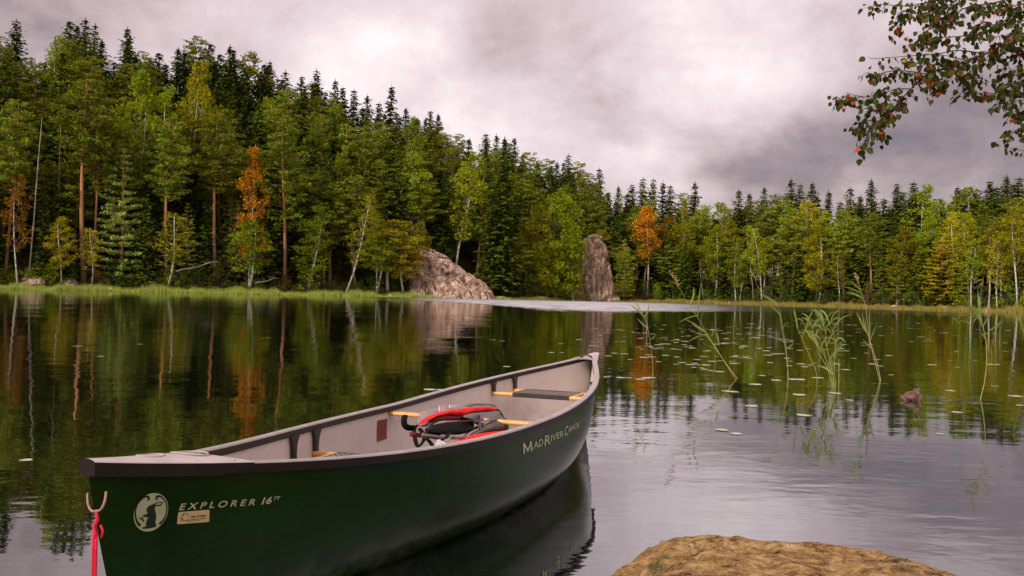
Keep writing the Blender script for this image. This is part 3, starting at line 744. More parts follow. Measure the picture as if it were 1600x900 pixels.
M['cliff_rock'] = rock_mat('cliff_granite', [(.28, (.12, .075, .05)), (.40, (.38, .25, .18)), (.56, (.58, .42, .31)), (.72, (.72, .58, .44))], 1.1, 1, .4, (1, 1, .16), (.5, .56, (.13, .13, .05), (.5, .4, .3)))

from mathutils import noise as mn
def blocks(q, k=1.0):
    dd_, pts_ = mn.voronoi(q)
    c_ = pts_[0]; h1 = mn.noise(c_ * 13.7 + Vector((5, 2, 9))); n_ = Vector((mn.noise(c_ * 9.1), mn.noise(c_ * 7.7 + Vector((3, 3, 3))), mn.noise(c_ * 5.3 + Vector((7, 1, 2)))))
    crack = max(0.0, 1 - (dd_[1] - dd_[0]) * 9)
    return k * (h1 * 1.2 + n_.dot(q - c_) * 2.2 - crack * .35)

def slope_rock():
    """a slab of granite that falls from upper left to lower right"""
    x0 = at_depth(628, 460, 171).x; x1 = at_depth(780, 460, 171).x; y0 = 167.5
    prof = [(628, 462), (633, 440), (642, 408), (655, 386), (672, 392), (690, 402), (706, 412), (722, 424), (740, 436), (756, 446), (768, 456), (779, 467)]
    nx, ny = 120, 60; V = []
    for j in range(ny + 1):
        for i in range(nx + 1):
            u, v = i / nx, j / ny; x = x0 + (x1 - x0) * u; px = 628 + 152 * u
            top = CAMH + (hor(px) - np.interp(px, [p[0] for p in prof], [p[1] for p in prof])) / F * 173
            yy = y0 + v * 16; s = min(1, v * 1.75); hgt = (top + .6) * (1 - (1 - s) ** 2.1) - .6
            if v > .6: hgt -= (v - .6) * 6
            q = Vector((x * .35, yy * .35, hgt * .3)); nz = mn.fractal(q, .8, 2.0, 7) * .75 + abs(mn.noise(Vector((x * .7 + hgt * .6, yy * .2, 0)))) * 1.3 + abs(mn.noise(Vector((x * 2.1 + hgt * 1.9, yy * .6, 4)))) * .6
            nz = nz * .55 + blocks(Vector((x * .34 + hgt * .30, yy * .2, hgt * .16 - x * .10)), .6) + blocks(Vector((x * .9 + hgt * .8, yy * .5, hgt * .3 - x * .2)), .45) + .5
            edge = min(1, u * 9, (1 - u) * 9)
            V.append((x + nz * .3, yy - nz * 1.3 * edge - 1.2 * math.sin(math.pi * u), hgt + nz * .35 * edge - (1 - edge) * 1.0))
    Fc = [(j * (nx + 1) + i, j * (nx + 1) + i + 1, (j + 1) * (nx + 1) + i + 1, (j + 1) * (nx + 1) + i) for j in range(ny) for i in range(nx)]
    ob('rock_outcrop', mesh_np('rock_outcrop', V, Fc, M['pink_rock'], False), label='bare pinkish granite slab sloping down to the water on the far shore', cat='rock')
slope_rock()
def cliff():
    """a steep crag: a broken face with the wooded slope closing in behind and on both sides"""
    prof = [(876, 470), (880, 440), (886, 412), (893, 396), (902, 386), (910, 374), (919, 368), (930, 366), (938, 370), (945, 380), (948, 396), (953, 412), (955, 436), (960, 452), (970, 473)]
    x0 = at_depth(876, 460, 198).x; x1 = at_depth(970, 460, 198).x; y0 = 193.5; nx, ny = 110, 110; V = []
    for j in range(ny + 1):
        v = j / ny
        for i in range(nx + 1):
            u = i / nx; x = x0 + (x1 - x0) * u; px = 876 + 94 * u
            top = CAMH + (hor(px) - np.interp(px, [p[0] for p in prof], [p[1] for p in prof])) / F * 198
            s_ = min(1, v / .62); hgt = -.6 + (top + .6) * s_ ** .8; back = 5.5 * s_ ** 2.6 + max(0, v - .62) * 22
            if v > .62: hgt -= (v - .62) * 5
            yy = y0 + back - 1.4 * math.sin(math.pi * u)
            nz = mn.fractal(Vector((x * .5, hgt * .14, 2)), .8, 2, 7) * .5 + abs(mn.noise(Vector((x * 1.1, hgt * .13, 5)))) * 1.5 + blocks(Vector((x * .6, 1, hgt * .22)), .7) + blocks(Vector((x * 1.6, 4, hgt * .6)), .3)
            nz += .5 * round(2 * mn.noise(Vector((x * .25, 8, hgt * .35)))) 
            V.append((x + nz * .12, yy - nz, hgt + .25 * nz * min(1, u * 8, (1 - u) * 8)))
    Fc = [(j * (nx + 1) + i, j * (nx + 1) + i + 1, (j + 1) * (nx + 1) + i + 1, (j + 1) * (nx + 1) + i) for j in range(ny) for i in range(nx)]
    ob('rock_cliff', mesh_np('rock_cliff', V, Fc, M['cliff_rock'], False), label='upright reddish brown rock cliff between the big round birch and the tall orange birch', cat='rock')
cliff()

def shore_rock(px, din, w_, h_, mat, lab, group=None):
    x, y, z = spot(px, din); bm = bmesh.new(); bmesh.ops.create_icosphere(bm, subdivisions=4, radius=1)
    for v_ in bm.verts:
        q = v_.co.copy(); nz = 1 + blocks(q * 1.3 + Vector((px, 2, 1)), .22); v_.co = Vector((q.x * w_ / 2 * nz, q.y * w_ * .4 * nz, q.z * h_ * nz))
    me = bpy.data.meshes.new('shore_rock'); bm.to_mesh(me); bm.free(); me.materials.append(mat); o = ob('shore_rock', me, label=lab, cat='rock', group=group); o.location = (x, y, z)
shore_rock(52, 2.6, 4.0, 1.2, M['pink_rock'], 'low brown rock on the shore at the foot of the bare pale trunk')
shore_rock(108, 2.2, 3.0, 1.8, M['pink_rock'], 'small rock behind the small yellow-green birch on the left shore')
shore_rock(238, 2.4, 2.4, .9, M['pink_rock'], 'small brown rock left of the leaning white birch')
for _i, _p in enumerate([172, 300, 352, 424, 520, 562, 610, 800, 846, 985, 1062, 1140, 1222, 1306, 1398, 1476, 1560]):
    shore_rock(_p, -.4 + .5 * math.sin(_i * 2.1), 1.0 + .5 * math.sin(_i), .45, M['cliff_rock'], 'small brown stone in the grass along the far waterline', 'small stones along the far waterline')
def fallen_log(p0, p1, din, r, lab):
    a, b_ = at_depth(*p0, 1), at_depth(*p1, 1); x, y, z = spot(p0[0], din); A_ = at_depth(*p0, y); B_ = at_depth(*p1, y + 1.5); mb = MB()
    pts = [A_.lerp(B_, k / 6) + Vector((0, 0, .12 * math.sin(k * 1.7))) for k in range(7)]; mb.tube(pts, [r * (1 - .11 * k) for k in range(7)], 7)
    e = empty('fallen_log', A_, 0, lab, 'log'); o = ob('trunk', mb.mesh('trunk', M['bark_dead'], True), e); o.location = -A_
    g = random.Random(3); mb = MB()
    for k in range(8):
        q = A_.lerp(B_, g.uniform(.2, .95)); mb.tube([q, q + Vector((g.uniform(-.4, .4), g.uniform(-.3, .3), g.uniform(.2, .8)))], [.03, .008], 5)
    o = ob('branch_stubs', mb.mesh('branch_stubs', M['bark_dead'], True), e); o.location = -A_
fallen_log((276, 424), (342, 408), 1.4, .11, 'pale fallen trunk lying slanted on the bank right of the leaning white birch')
fallen_log((398, 443), (436, 434), 1.2, .08, 'thin fallen branch on the bank below the orange birch')

# ------------------------------------------------------------------ canoe
L2 = 2.46; ZM, ZN, ZF = .4312, .5836, .5911
CE = empty('canoe', (-.2173, 4.6459, 0), 1.2062, 'long open green canoe with a pale inside, floating in the foreground', 'canoe')
CE.rotation_euler = (0, -.00234, 1.2062)
CM = Matrix.Translation((-.2173, 4.6459, 0)) @ CE.rotation_euler.to_matrix().to_4x4(); CI = CM.inverted()
def half(t):
    a = min(abs(t), 1.0); return .435 * (1 - a ** 2.55) ** 1.6 + .016 * (1 - a ** 30)
def sheer(t):
    a = min(abs(t), 1.0); return ZM + ((ZN - ZM) * a ** 2.83 if t < 0 else (ZF - ZM) * a ** 1.44)
def hull(t, s, off=0.0):
    """right-hand half (y>0) of the skin; t along, s from gunwale (0) to keel (1)"""
    a = min(abs(t), 1.0); th = s * math.pi / 2; zt = ZN if t < 0 else ZF
    e = .74 + .42 * a * a
    w_ = math.sin(th) ** e if s > 0 else 0.
    ze = zt + (-.03 - zt) * math.sin(th) ** .9
    ins = (.150 if t < 0 else .225) * max(0, (zt - ze) / zt) ** 1.6
    zk = -.075 + .045 * a ** 4
    z = sheer(t) + (zk - sheer(t)) * w_
    y = half(t) * (max(math.cos(th), 0) ** e) * (1 + .06 * (1 - a * a) * math.sin(2 * th)) * (1 - .22 * a ** 3 * w_)
    y = max(y, 0)
    if off: y = max(0, y - off); z = z + off * w_
    x = t * (L2 - ins)
    if off: x = x * (1 - off * .8 * a)
    return Vector((x, y, z))
def skin(off, nt=160, ns=26):
    rows = []
    ts = [math.sin(math.pi / 2 * (-1 + 2 * k / nt)) for k in range(nt + 1)]
    for t_ in ts:
        row = [hull(t_, k / ns, off) for k in range(ns + 1)]
        full = [Vector((p.x, p.y, p.z)) for p in row] + [Vector((p.x, -p.y, p.z)) for p in row[-2::-1]]
        rows.append(full)
    return rows
def hull_y(x, z):
    """half-width of the outer skin at a length and height"""
    lo, hi = 0.0, 1.0; t_ = x / L2
    for _ in range(30):
        s = (lo + hi) / 2; zt = ZN if x < 0 else ZF
        ze = zt + (-.03 - zt) * math.sin(s * math.pi / 2) ** .9; ins = (.150 if x < 0 else .225) * max(0, (zt - ze) / zt) ** 1.6
        t_ = max(-1, min(1, x / (L2 - ins))); p = hull(t_, s)
        if p.z > z: lo = s
        else: hi = s
    return p.y
m, t, b = principled('green_hull', (.010, .050, .014), .30, .13)
tc = t.new('ShaderNodeTexCoord'); v = tc.outputs['Object']
c = t.ramp(t.noise(v, 3.0, 6, .6), [(.3, (.0028, .017, .0018)), (.7, (.007, .034, .0038))])
mp = t.new('ShaderNodeMapping'); t.put(mp.inputs[0], v); mp.inputs['Scale'].default_value = (.6, 6, 14); mp.inputs['Rotation'].default_value = (0, .05, 0)
scr = t.noise(mp.outputs[0], 9, 6, .75); c = t.mix(t.math('MULTIPLY', t.smooth(scr, .60, .72), .13), c, (.16, .22, .12))
szh = t.new('ShaderNodeSeparateXYZ', in_0=v); mud = t.math('MULTIPLY', t.smooth(szh.outputs[2], .015, .20, 1.0, 0.0), t.smooth(t.noise(v, 7, 7, .72, .5), .40, .66)); c = t.mix(t.math('MULTIPLY', mud, .42), c, (.13, .135, .085))
fl = t.noise(v, 75, 3, .6); c = t.mix(t.smooth(fl, .715, .76, 0.0, .35), c, (.20, .24, .12)); t.put(b.inputs['Base Color'], c)
t.put(b.inputs['Roughness'], t.math('ADD', .11, t.math('MULTIPLY', t.noise(v, 14, 6, .7), .20)))
bp = t.new('ShaderNodeBump'); bp.inputs['Strength'].default_value = .25; bp.inputs['Distance'].default_value = .002; t.put(bp.inputs['Height'], t.noise(v, 90, 4, .6)); t.put(b.inputs['Normal'], bp.outputs[0])
M['hull'] = m
M['liner'] = varied('pale_liner', (.60, .515, .475), (.71, .62, .575), 2.2, .55, .4, .25, 220, .002, spots=(30, .70, (.40, .32, .29)))
m, t, b = principled('vinyl_gunwale', (.10, .075, .07), .45, .28)
tc = t.new('ShaderNodeTexCoord'); c = t.ramp(t.noise(tc.outputs['Object'], 14, 5, .6), [(.3, (.007, .005, .004)), (.7, (.018, .012, .010))]); t.put(b.inputs['Base Color'], c)
M['vinyl'] = m
M['vinyl_top'] = varied('sky_sheen_vinyl_top', (.27, .225, .215), (.36, .31, .30), 16, .38, .6, .3, 200, .0015, spots=(55, .68, (.14, .11, .10)))  # same vinyl as the sides, with the sheen of the sky painted in
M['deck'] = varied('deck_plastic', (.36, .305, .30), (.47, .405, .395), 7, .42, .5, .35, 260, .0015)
M['wood'] = varied('ash_wood', (.55, .27, .06), (.74, .42, .13), 6, .38, .5, .1, 80, .001, stretch=(1, 8, 8))
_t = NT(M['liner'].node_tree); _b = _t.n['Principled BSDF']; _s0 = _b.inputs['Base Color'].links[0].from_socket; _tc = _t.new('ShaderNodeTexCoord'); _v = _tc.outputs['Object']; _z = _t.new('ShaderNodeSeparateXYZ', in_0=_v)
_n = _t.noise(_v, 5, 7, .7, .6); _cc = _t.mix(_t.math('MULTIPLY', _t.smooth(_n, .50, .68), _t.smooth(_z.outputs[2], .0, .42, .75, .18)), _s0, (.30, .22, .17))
_mp = _t.new('ShaderNodeMapping'); _t.put(_mp.inputs[0], _v); _mp.inputs['Scale'].default_value = (7, 7, .6); _n2 = _t.noise(_mp.outputs[0], 3, 6, .7); _cc = _t.mix(_t.smooth(_n2, .60, .70, 0.0, .28), _cc, (.36, .28, .23))
_n3 = _t.noise(_v, 130, 2, .5); _cc = _t.mix(_t.smooth(_n3, .70, .74, 0.0, .5), _cc, (.22, .15, .11)); _t.put(_b.inputs['Base Color'], _cc)
M['hanger'] = varied('seat_hanger_plastic', (.025, .020, .018), (.05, .04, .036), 12, .5, .4)
M['red_patch'] = varied('dark_red_patch', (.16, .008, .012), (.22, .014, .018), 30, .5, .4)
M['steel'] = principled('steel', (.25, .22, .21), .4, .5, 1.0)[0]
M['logo'] = varied('pale_green_vinyl', (.34, .38, .20), (.42, .46, .26), 20, .5, .3)
M['logo_dark'] = principled('dark_green_vinyl', (.006, .018, .007), .45, .3)[0]
M['sticker'] = varied('tan_sticker', (.50, .38, .17), (.60, .46, .22), 30, .5, .3)
M['ink'] = principled('brown_ink', (.05, .025, .012), .6, .3)[0]

rows = skin(0); mb = MB(); mb.grid(rows); ob('hull', mb.mesh('hull', M['hull'], True), CE)
rows = skin(.009); mb = MB(); mb.grid([r[::-1] for r in rows]); ob('inner_liner', mb.mesh('inner_liner', M['liner'], True), CE)
def gunwale(sd_):
    prof = [(.020, -.024), (.022, .004), (.018, .009), (-.014, .009), (-.018, .004), (-.018, -.022), (-.010, -.023), (-.008, -.002), (.004, -.002), (.006, -.026)]
    rows = []
    for k in range(161):
        t_ = math.sin(math.pi / 2 * (-1 + 2 * k / 160)); hb = half(t_); zz = sheer(t_); x = t_ * (L2 + .004)
        rows.append([(x, sd_ * max(hb + a, .001 if a > 0 else -.004), zz + b_) for a, b_ in prof])
    mb = MB(); mb.grid(rows, True)
    mb.m = [1 if (i % 10) in (1, 2, 3) else 0 for i in range(len(mb.f))]  # upward faces get the painted sky sheen, sides the near-black painted shade
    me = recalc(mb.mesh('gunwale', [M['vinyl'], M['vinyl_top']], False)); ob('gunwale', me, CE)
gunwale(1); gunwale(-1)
for sd_ in (1, -1):
    mb = MB()
    for k in range(29):
        t_ = -.93 + 1.86 * k / 28; hb = half(t_); z_ = sheer(t_) + .009
        mb.tube([(t_ * (L2 + .004), sd_ * (hb + .004), z_ - .002), (t_ * (L2 + .004), sd_ * (hb + .004), z_ + .0012)], .0038, 8)
    ob('rivets', mb.mesh('rivets', M['steel'], True), CE)

def deck(end):
    e = empty('deck_plate'); e.parent = CE
    a0 = .80 if end < 0 else .872; na, nu = 26, 16; rows = []
    for i in range(na + 1):
        a = a0 + (1 - a0) * math.sin(i / na * math.pi / 2); t_ = end * a; hb = half(t_) + .027; row = []
        xx = t_ * (L2 + .005); cut = .05 * (1 - i / na) ** 3
        sk = .029 * min(1, .25 + i / 5); row.append((xx, -hb, sheer(t_) - sk)); row.append((xx, -hb - .0005, sheer(t_) + .008))
        for k in range(nu + 1):
            u = -1 + 2 * k / nu; yy = u * (hb - .003)
            crown = .011 + .018 * (1 - u * u) * min(1, hb / .10)
            row.append((xx + end * cut * (1 - u * u), yy, sheer(t_) + crown))
        row.append((xx, hb + .0005, sheer(t_) + .008)); row.append((xx, hb, sheer(t_) - sk))
        rows.append(row)
    mb = MB(); mb.grid(rows); nq = len(rows[0]) - 1
    mb.m = [1 if (i % nq) in (0, nq - 1) else 0 for i in range(len(mb.f))]  # skirts near-black: their shade is put into the colour, the top stays pale
    # nose cap and the inner edge turned down
    tip = rows[-1]; mb.add(tip, [tuple(range(len(tip)))], 1)
    inner = rows[0]; low = [(p[0], p[1] * .97, min(p[2], sheer(end * a0) + .03) - .022) for p in inner[2:-2]]
    mb.grid([inner[2:-2], low])
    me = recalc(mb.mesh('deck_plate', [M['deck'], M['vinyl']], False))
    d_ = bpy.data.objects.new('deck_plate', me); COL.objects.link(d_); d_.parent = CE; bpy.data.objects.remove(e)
    # rivets and the raised oval of the carrying grip
    mb = MB()
    for a in (.82, .87, .92) if end < 0 else (.89, .93):
        for s_ in (-1, 1):
            t_ = end * a; mb.tube([(t_ * (L2 + .012), s_ * (half(t_) + .01), sheer(t_) + .012), (t_ * (L2 + .012), s_ * (half(t_) + .01), sheer(t_) + .0155)], .0036, 8)
    ob('rivets', mb.mesh('rivets', M['steel'], True), d_)
    if end < 0:
        for (ac, la_, lb_) in ((.905, .042, .030), (.84, .050, .055)):
            pts = []
            for k in range(21):
                q = 2 * math.pi * k / 20; aa = ac + la_ * .42 * math.cos(q); t_ = -aa; hb = half(t_) + .024; yy = lb_ * math.sin(q); u = yy / hb
                pts.append((t_ * (L2 + .012), yy, sheer(t_) + .0115 + .018 * (1 - u * u) * min(1, hb / .10)))
            mb = MB(); mb.tube(pts, .0024, 6, cap=False); ob('grip_rim', mb.mesh('grip_rim', M['deck'], True), d_)
    else:
        pts = [(end * .895 * L2, -.022, sheer(.895) + .030), (end * .915 * L2, 0, sheer(.915) + .0385), (end * .935 * L2, .012, sheer(.93) + .034)]
        mb = MB(); mb.tube([(end * .885 * L2, .045, sheer(.9) + .024), (end * .90 * L2, .0, sheer(.9) + .034), (end * .885 * L2, -.045, sheer(.9) + .024)], .006, 6); ob('grip_slot', mb.mesh('grip_slot', M['hanger'], True), d_)
    return d_
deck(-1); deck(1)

def bar_between(xc, z, wx, hz_, mat, name, parent, taper=.0, inset=.012):
    """a rail across the boat"""
    t_ = xc / L2; hb = half(t_) - inset; rows = []
    for k in range(25):
        u = -1 + 2 * k / 24; w2 = wx / 2 * (1 - taper * (1 - u * u)); y = u * hb; r = []
        for q in range(10):
            a = 2 * math.pi * q / 10; r.append((xc + w2 * math.copysign(abs(math.cos(a)) ** .6, math.cos(a)), y, z + hz_ / 2 * math.copysign(abs(math.sin(a)) ** .6, math.sin(a))))
        rows.append(r)
    mb = MB(); mb.grid(rows, True); mb.add(rows[0], [tuple(range(10))]); mb.add(rows[-1], [tuple(range(10))[::-1]])
    return ob(name, recalc(mb.mesh(name, mat, True)), parent)
bar_between(.0, ZM - .035, .060, .022, M['wood'], 'yoke', CE, .25)

m, t, b = principled('cane_webbing', (.1, .08, .07), .6, .3)
tc = t.new('ShaderNodeTexCoord'); ck = t.new('ShaderNodeTexChecker'); t.put(ck.inputs['Vector'], tc.outputs['Object']); ck.inputs['Scale'].default_value = 60
ck.inputs[1].default_value = (.030, .022, .020, 1); ck.inputs[2].default_value = (.22, .15, .13, 1); t.put(b.inputs['Base Color'], ck.outputs[0]); M['web'] = m
def seat(xa, xb, drop, label=None):
    s = bpy.data.objects.new('seat', None); link(s, CE); s.empty_display_size = .1
    z = (sheer(xa / L2) + sheer(xb / L2)) / 2 - drop
    def rail(xc):
        return bar_between(xc, z, .036, .024, M['wood'], 'seat_rail', s, 0, .014)
    r1 = rail(xa); r2 = rail(xb)
    hw = min(half(xa / L2), half(xb / L2)) - .09
    for sd_ in (-1, 1):
        mb = MB(); mb.box(((xa + xb) / 2, sd_ * hw, z), (abs(xb - xa) / 2 - .01, .014, .011)); ob('side_rail', mb.mesh('side_rail', M['wood'], False), s)
    nx, ny = 8, 12; rows = []
    for i in range(nx + 1):
        rows.append([(xa + (xb - xa) * i / nx, -hw + .01 + (2 * hw - .02) * k / ny, z + .014 - .010 * math.sin(math.pi * i / nx) * math.sin(math.pi * k / ny)) for k in range(ny + 1)])
    mb = MB(); mb.grid(rows); mb.grid([[(p[0], p[1], p[2] - .008) for p in r] for r in rows]); ob('seat_webbing', recalc(mb.mesh('seat_webbing', M['web'], True)), s)
    # webbing wrapped over the rails
    for xc in (xa, xb):
        mb = MB(); mb.box((xc, 0, z), (.0195, hw - .012, .0135)); ob('seat_wrap', mb.mesh('seat_wrap', M['hanger'], False), s)
    # hangers: flared plates from the gunwale down to the rail ends
    for xc in (xa, xb):
        for sd_ in (-1, 1):
            t_ = xc / L2; rows = []; zt = sheer(t_) - .020
            for k in range(9):
                u = k / 8; zz = zt + (z - .012 - zt) * u; ww = .009 + .022 * (1 - u) ** 4 + .005 * u ** 4; yy = hull_y(xc, zz) - .010
                rows.append([(xc - ww, sd_ * (yy + .001), zz), (xc - ww, sd_ * (yy - .022), zz), (xc + ww, sd_ * (yy - .022), zz), (xc + ww, sd_ * (yy + .001), zz)])
            mb = MB(); mb.grid(rows, True); mb.add(rows[0], [(0, 1, 2, 3)]); mb.add(rows[-1], [(3, 2, 1, 0)]); ob('seat_hanger', recalc(mb.mesh('seat_hanger', M['hanger'], False)), s)
    for k in range(3):
        pass
    return s
seat(1.18, 1.42, .10); seat(-1.01, -.79, .128)

def lay(points, off=.0022, side=-1):
    """(x,z) on the hull side -> local point just proud of the skin"""
    return [(x, side * (hull_y(x, z) + off), z) for x, z in points]
def px_on_hull(px, py):
    """where the line of sight to a pixel meets the near side of the hull, as (x, z) in the canoe's own frame"""
    o = CI @ Vector((0, 0, CAMH)); d_ = (CI.to_3x3() @ ray(px, py)); k = 1.0; prev = None
    while k < 9:
        p = o + d_ * k
        if abs(p.x) < L2 and p.z < .6:
            f = p.y + hull_y(p.x, p.z)
            if prev is not None and f > 0 and prev < 0: return p.x, p.z
            prev = f
        k += .004
    return p.x, p.z
def decal(name, polys, mat, off, parent):
    """flat polygons given in hull (x,z) coordinates, finely cut so that they follow the skin"""
    bm = bmesh.new()
    for poly in polys:
        vs = [bm.verts.new((x, 0, z)) for x, z in poly]; f = bm.faces.new(vs)
    bm.normal_update()
    for ax in (0, 2):
        lo_ = min(v_.co[ax] for v_ in bm.verts); hi_ = max(v_.co[ax] for v_ in bm.verts); k = lo_ + .015
        while k < hi_:
            co = Vector((0, 0, 0)); no = Vector((0, 0, 0)); co[ax] = k; no[ax] = 1
            bmesh.ops.bisect_plane(bm, geom=bm.verts[:] + bm.edges[:] + bm.faces[:], plane_co=co, plane_no=no); k += .015
    bmesh.ops.triangulate(bm, faces=bm.faces[:])
    for v_ in bm.verts: v_.co.y = -(hull_y(v_.co.x, v_.co.z) + off)
    me = bpy.data.meshes.new(name); bm.to_mesh(me); bm.free(); me.materials.append(mat)
    return ob(name, me, parent)
# oval emblem with the hare
EC = px_on_hull(235, 799.5); ER = px_on_hull(262, 796); EL = px_on_hull(208, 803); ET = px_on_hull(238, 769.5); EB = px_on_hull(232, 829)
def emb(u, v_):   # u right, v up, each -1..1
    x = EC[0] + (ER[0] - EL[0]) / 2 * u + (ET[0] - EB[0]) / 2 * v_; z = EC[1] + (ER[1] - EL[1]) / 2 * u + (ET[1] - EB[1]) / 2 * v_
    return x, z
el = decal('emblem', [[emb(math.cos(a), math.sin(a)) for a in [2 * math.pi * k / 48 for k in range(48)]]], M['logo'], .0018, CE)
def ec(X, Y):     # from the enlarged crop of the emblem, 10 crop pixels to one photo pixel
    px, py = 180 + X / 10, 760 + Y / 10
    # into the oval's own axes
    ax = (27.0, -3.5); ay = (3.0, -29.75); dx, dy = px - 235, py - 799.4; det = ax[0] * ay[1] - ax[1] * ay[0]
    return emb((dx * ay[1] - dy * ay[0]) / det, (ax[0] * dy - ax[1] * dx) / det)
hare = [(740, 235), (690, 232), (640, 245), (590, 262), (545, 282), (505, 305), (482, 340), (478, 375), (495, 395), (470, 425), (430, 435), (428, 458), (470, 470), (496, 470), (480, 520), (462, 570), (468, 612), (415, 625), (412, 645), (470, 648), (560, 638), (620, 620), (632, 590), (615, 560), (628, 470), (618, 400), (608, 340), (618, 300), (660, 298), (705, 285)]
hare = [(p.x, p.y) for p in smooth_path([Vector((x, y, 0)) for x, y in hare + hare[:1]], 3)][:-1]
sprig = [(365, 470), (395, 485), (420, 455), (432, 462), (412, 490), (440, 520), (428, 548), (395, 505), (362, 490)]
def arc(pts, w0):
    q_ = smooth_path([Vector((p[0], p[1], w_ * 20)) for p, w_ in zip(pts, w0)], 4); pts = [(p.x, p.y) for p in q_]; w0 = [max(2, p.z / 20) for p in q_]
    out, inn = [], []
    for i, (x, y) in enumerate(pts):
        a, b_ = pts[max(i - 1, 0)], pts[min(i + 1, len(pts) - 1)]; dx, dy = b_[0] - a[0], b_[1] - a[1]; l = math.hypot(dx, dy); w_ = w0[i]
        out.append((x - dy / l * w_, y + dx / l * w_)); inn.append((x + dy / l * w_, y - dx / l * w_))
    return out + inn[::-1]
larc = arc([(485, 215), (515, 190), (505, 155), (455, 158), (400, 195), (345, 260), (312, 340), (302, 420), (312, 500), (340, 560), (378, 600)], [4, 16, 18, 14, 11, 10, 10, 12, 14, 18, 22])
rarc = arc([(660, 205), (632, 180), (650, 148), (700, 148), (745, 185), (782, 240), (800, 320), (790, 400), (765, 470), (730, 530), (675, 580)], [4, 14, 18, 14, 11, 10, 10, 10, 11, 14, 20])
decal('emblem_ear', [[ec(*p) for p in [(705, 246), (660, 250), (625, 262), (612, 276), (650, 276), (690, 268), (712, 256)]]], M['logo'], .0034, el)
decal('emblem_figure', [[ec(*p) for p in q] for q in (hare, sprig, larc, rarc)], M['logo_dark'], .0026, el)

def text_decal(name, txt, p0, p1, hpx0, hpx1, mat, parent, shear=.0, bold=.02, sizes=None, spacing=1.0, off=.0026, squeeze=None):
    """lettering from photo pixel p0 to p1 along the baseline, cap height hpx0 at the start and hpx1 at the end"""
    cu = bpy.data.curves.new(name, 'FONT'); cu.body = txt; cu.size = 1; cu.offset = bold; cu.space_character = spacing
    if sizes is not None: pass
    o = bpy.data.objects.new(name, cu); COL.objects.link(o); dg = bpy.context.evaluated_depsgraph_get(); dg.update()
    me = bpy.data.meshes.new_from_object(o.evaluated_get(dg)); bpy.data.objects.remove(o); bpy.data.curves.remove(cu)
    bm = bmesh.new(); bm.from_mesh(me)
    if sizes == 'caps':  # words with larger first letters: scale each letter by its place
        pass
    xs = [v_.co.x for v_ in bm.verts]; x0, x1 = min(xs), max(xs); cap = .70
    a = px_on_hull(*p0); b_ = px_on_hull(*p1); au = px_on_hull(p0[0], p0[1] - hpx0); bu = px_on_hull(p1[0], p1[1] - hpx1)
    H0 = au[1] - a[1]; H1 = bu[1] - b_[1]
    for v_ in bm.verts:
        u = (v_.co.x - x0) / (x1 - x0); q = v_.co.y / cap; hh = H0 + (H1 - H0) * u
        x = a[0] + (b_[0] - a[0]) * u + shear * q * hh; z = a[1] + (b_[1] - a[1]) * u + q * hh
        v_.co = (x, -(hull_y(x, z) + off), z)
    bm.to_mesh(me); bm.free(); me.materials.clear(); me.materials.append(mat); me.name = name
    return ob(name, me, parent)
text_decal('lettering', 'EXPLORER', (278.5, 796.3), (397.5, 788.3), 9.2, 9.2, M['logo'], CE, .35, .018, spacing=1.55)
text_decal('lettering', '16', (407, 787.3), (422, 785.6), 9.4, 9.4, M['logo'], CE, .35, .03)
text_decal('lettering', 'TT', (424.5, 781.3), (434.5, 780.3), 5, 5, M['logo'], CE, .35, .02)
_a, _b, _at, _bt = px_on_hull(817, 708.8), px_on_hull(831.5, 703.9), px_on_hull(816.3, 692.6), px_on_hull(829.5, 688.6)
def mq(u, v_): return ((_a[0] * (1 - u) + _b[0] * u) * (1 - v_) + (_at[0] * (1 - u) + _bt[0] * u) * v_, (_a[1] * (1 - u) + _b[1] * u) * (1 - v_) + (_at[1] * (1 - u) + _bt[1] * u) * v_)
decal('lettering', [[mq(*p) for p in [(0, 0), (.17, 0), (.17, .62), (.42, .08), (.56, .08), (.80, .62), (.80, 0), (1, 0), (1, 1), (.82, 1), (.50, .36), (.18, 1), (0, 1)]]], M['logo'], .0026, CE)
for wd, p0, p1, h0, h1 in [('AD', (832.5, 701.2), (847.8, 695.2), 11, 10.5), ('R', (850, 696.0), (859.0, 693.0), 15.5, 14.5), ('IVER', (859.6, 689.6), (879.6, 681.0), 10, 9), ('C', (881, 681.0), (886.6, 678.4), 14, 13.5), ('ANOE', (887, 675.6), (904, 666.6), 9, 8)]:
    text_decal('lettering', wd, p0, p1, h0, h1, M['logo'], CE, .12, .014)
SA, SB, SCn, SD = (277.5, 799.5), (327, 795.5), (326, 814.5), (276.5, 818.5)
def stp(u, v_):
    px = (SA[0] * (1 - u) + SB[0] * u) * (1 - v_) + (SD[0] * (1 - u) + SCn[0] * u) * v_; py = (SA[1] * (1 - u) + SB[1] * u) * (1 - v_) + (SD[1] * (1 - u) + SCn[1] * u) * v_
    return px_on_hull(px, py)
rc = []
for (cu_, cv_, a0) in ((.95, .12, -90), (.95, .88, 0), (.05, .88, 90), (.05, .12, 180)):
    for k in range(5):
        a = math.radians(a0 + 90 * k / 4); rc.append(stp(cu_ + .05 * math.cos(a), cv_ + .12 * math.sin(a)))
stk = decal('sticker', [rc], M['sticker'], .0018, CE)
arcp = [(.10 + .02, .55), (.09, .42), (.14, .30), (.20, .28), (.16, .18), (.24, .14), (.31, .22), (.335, .45), (.34, .66)]
thin = arc([(u * 1000, v_ * 380) for u, v_ in arcp], [6] * len(arcp))
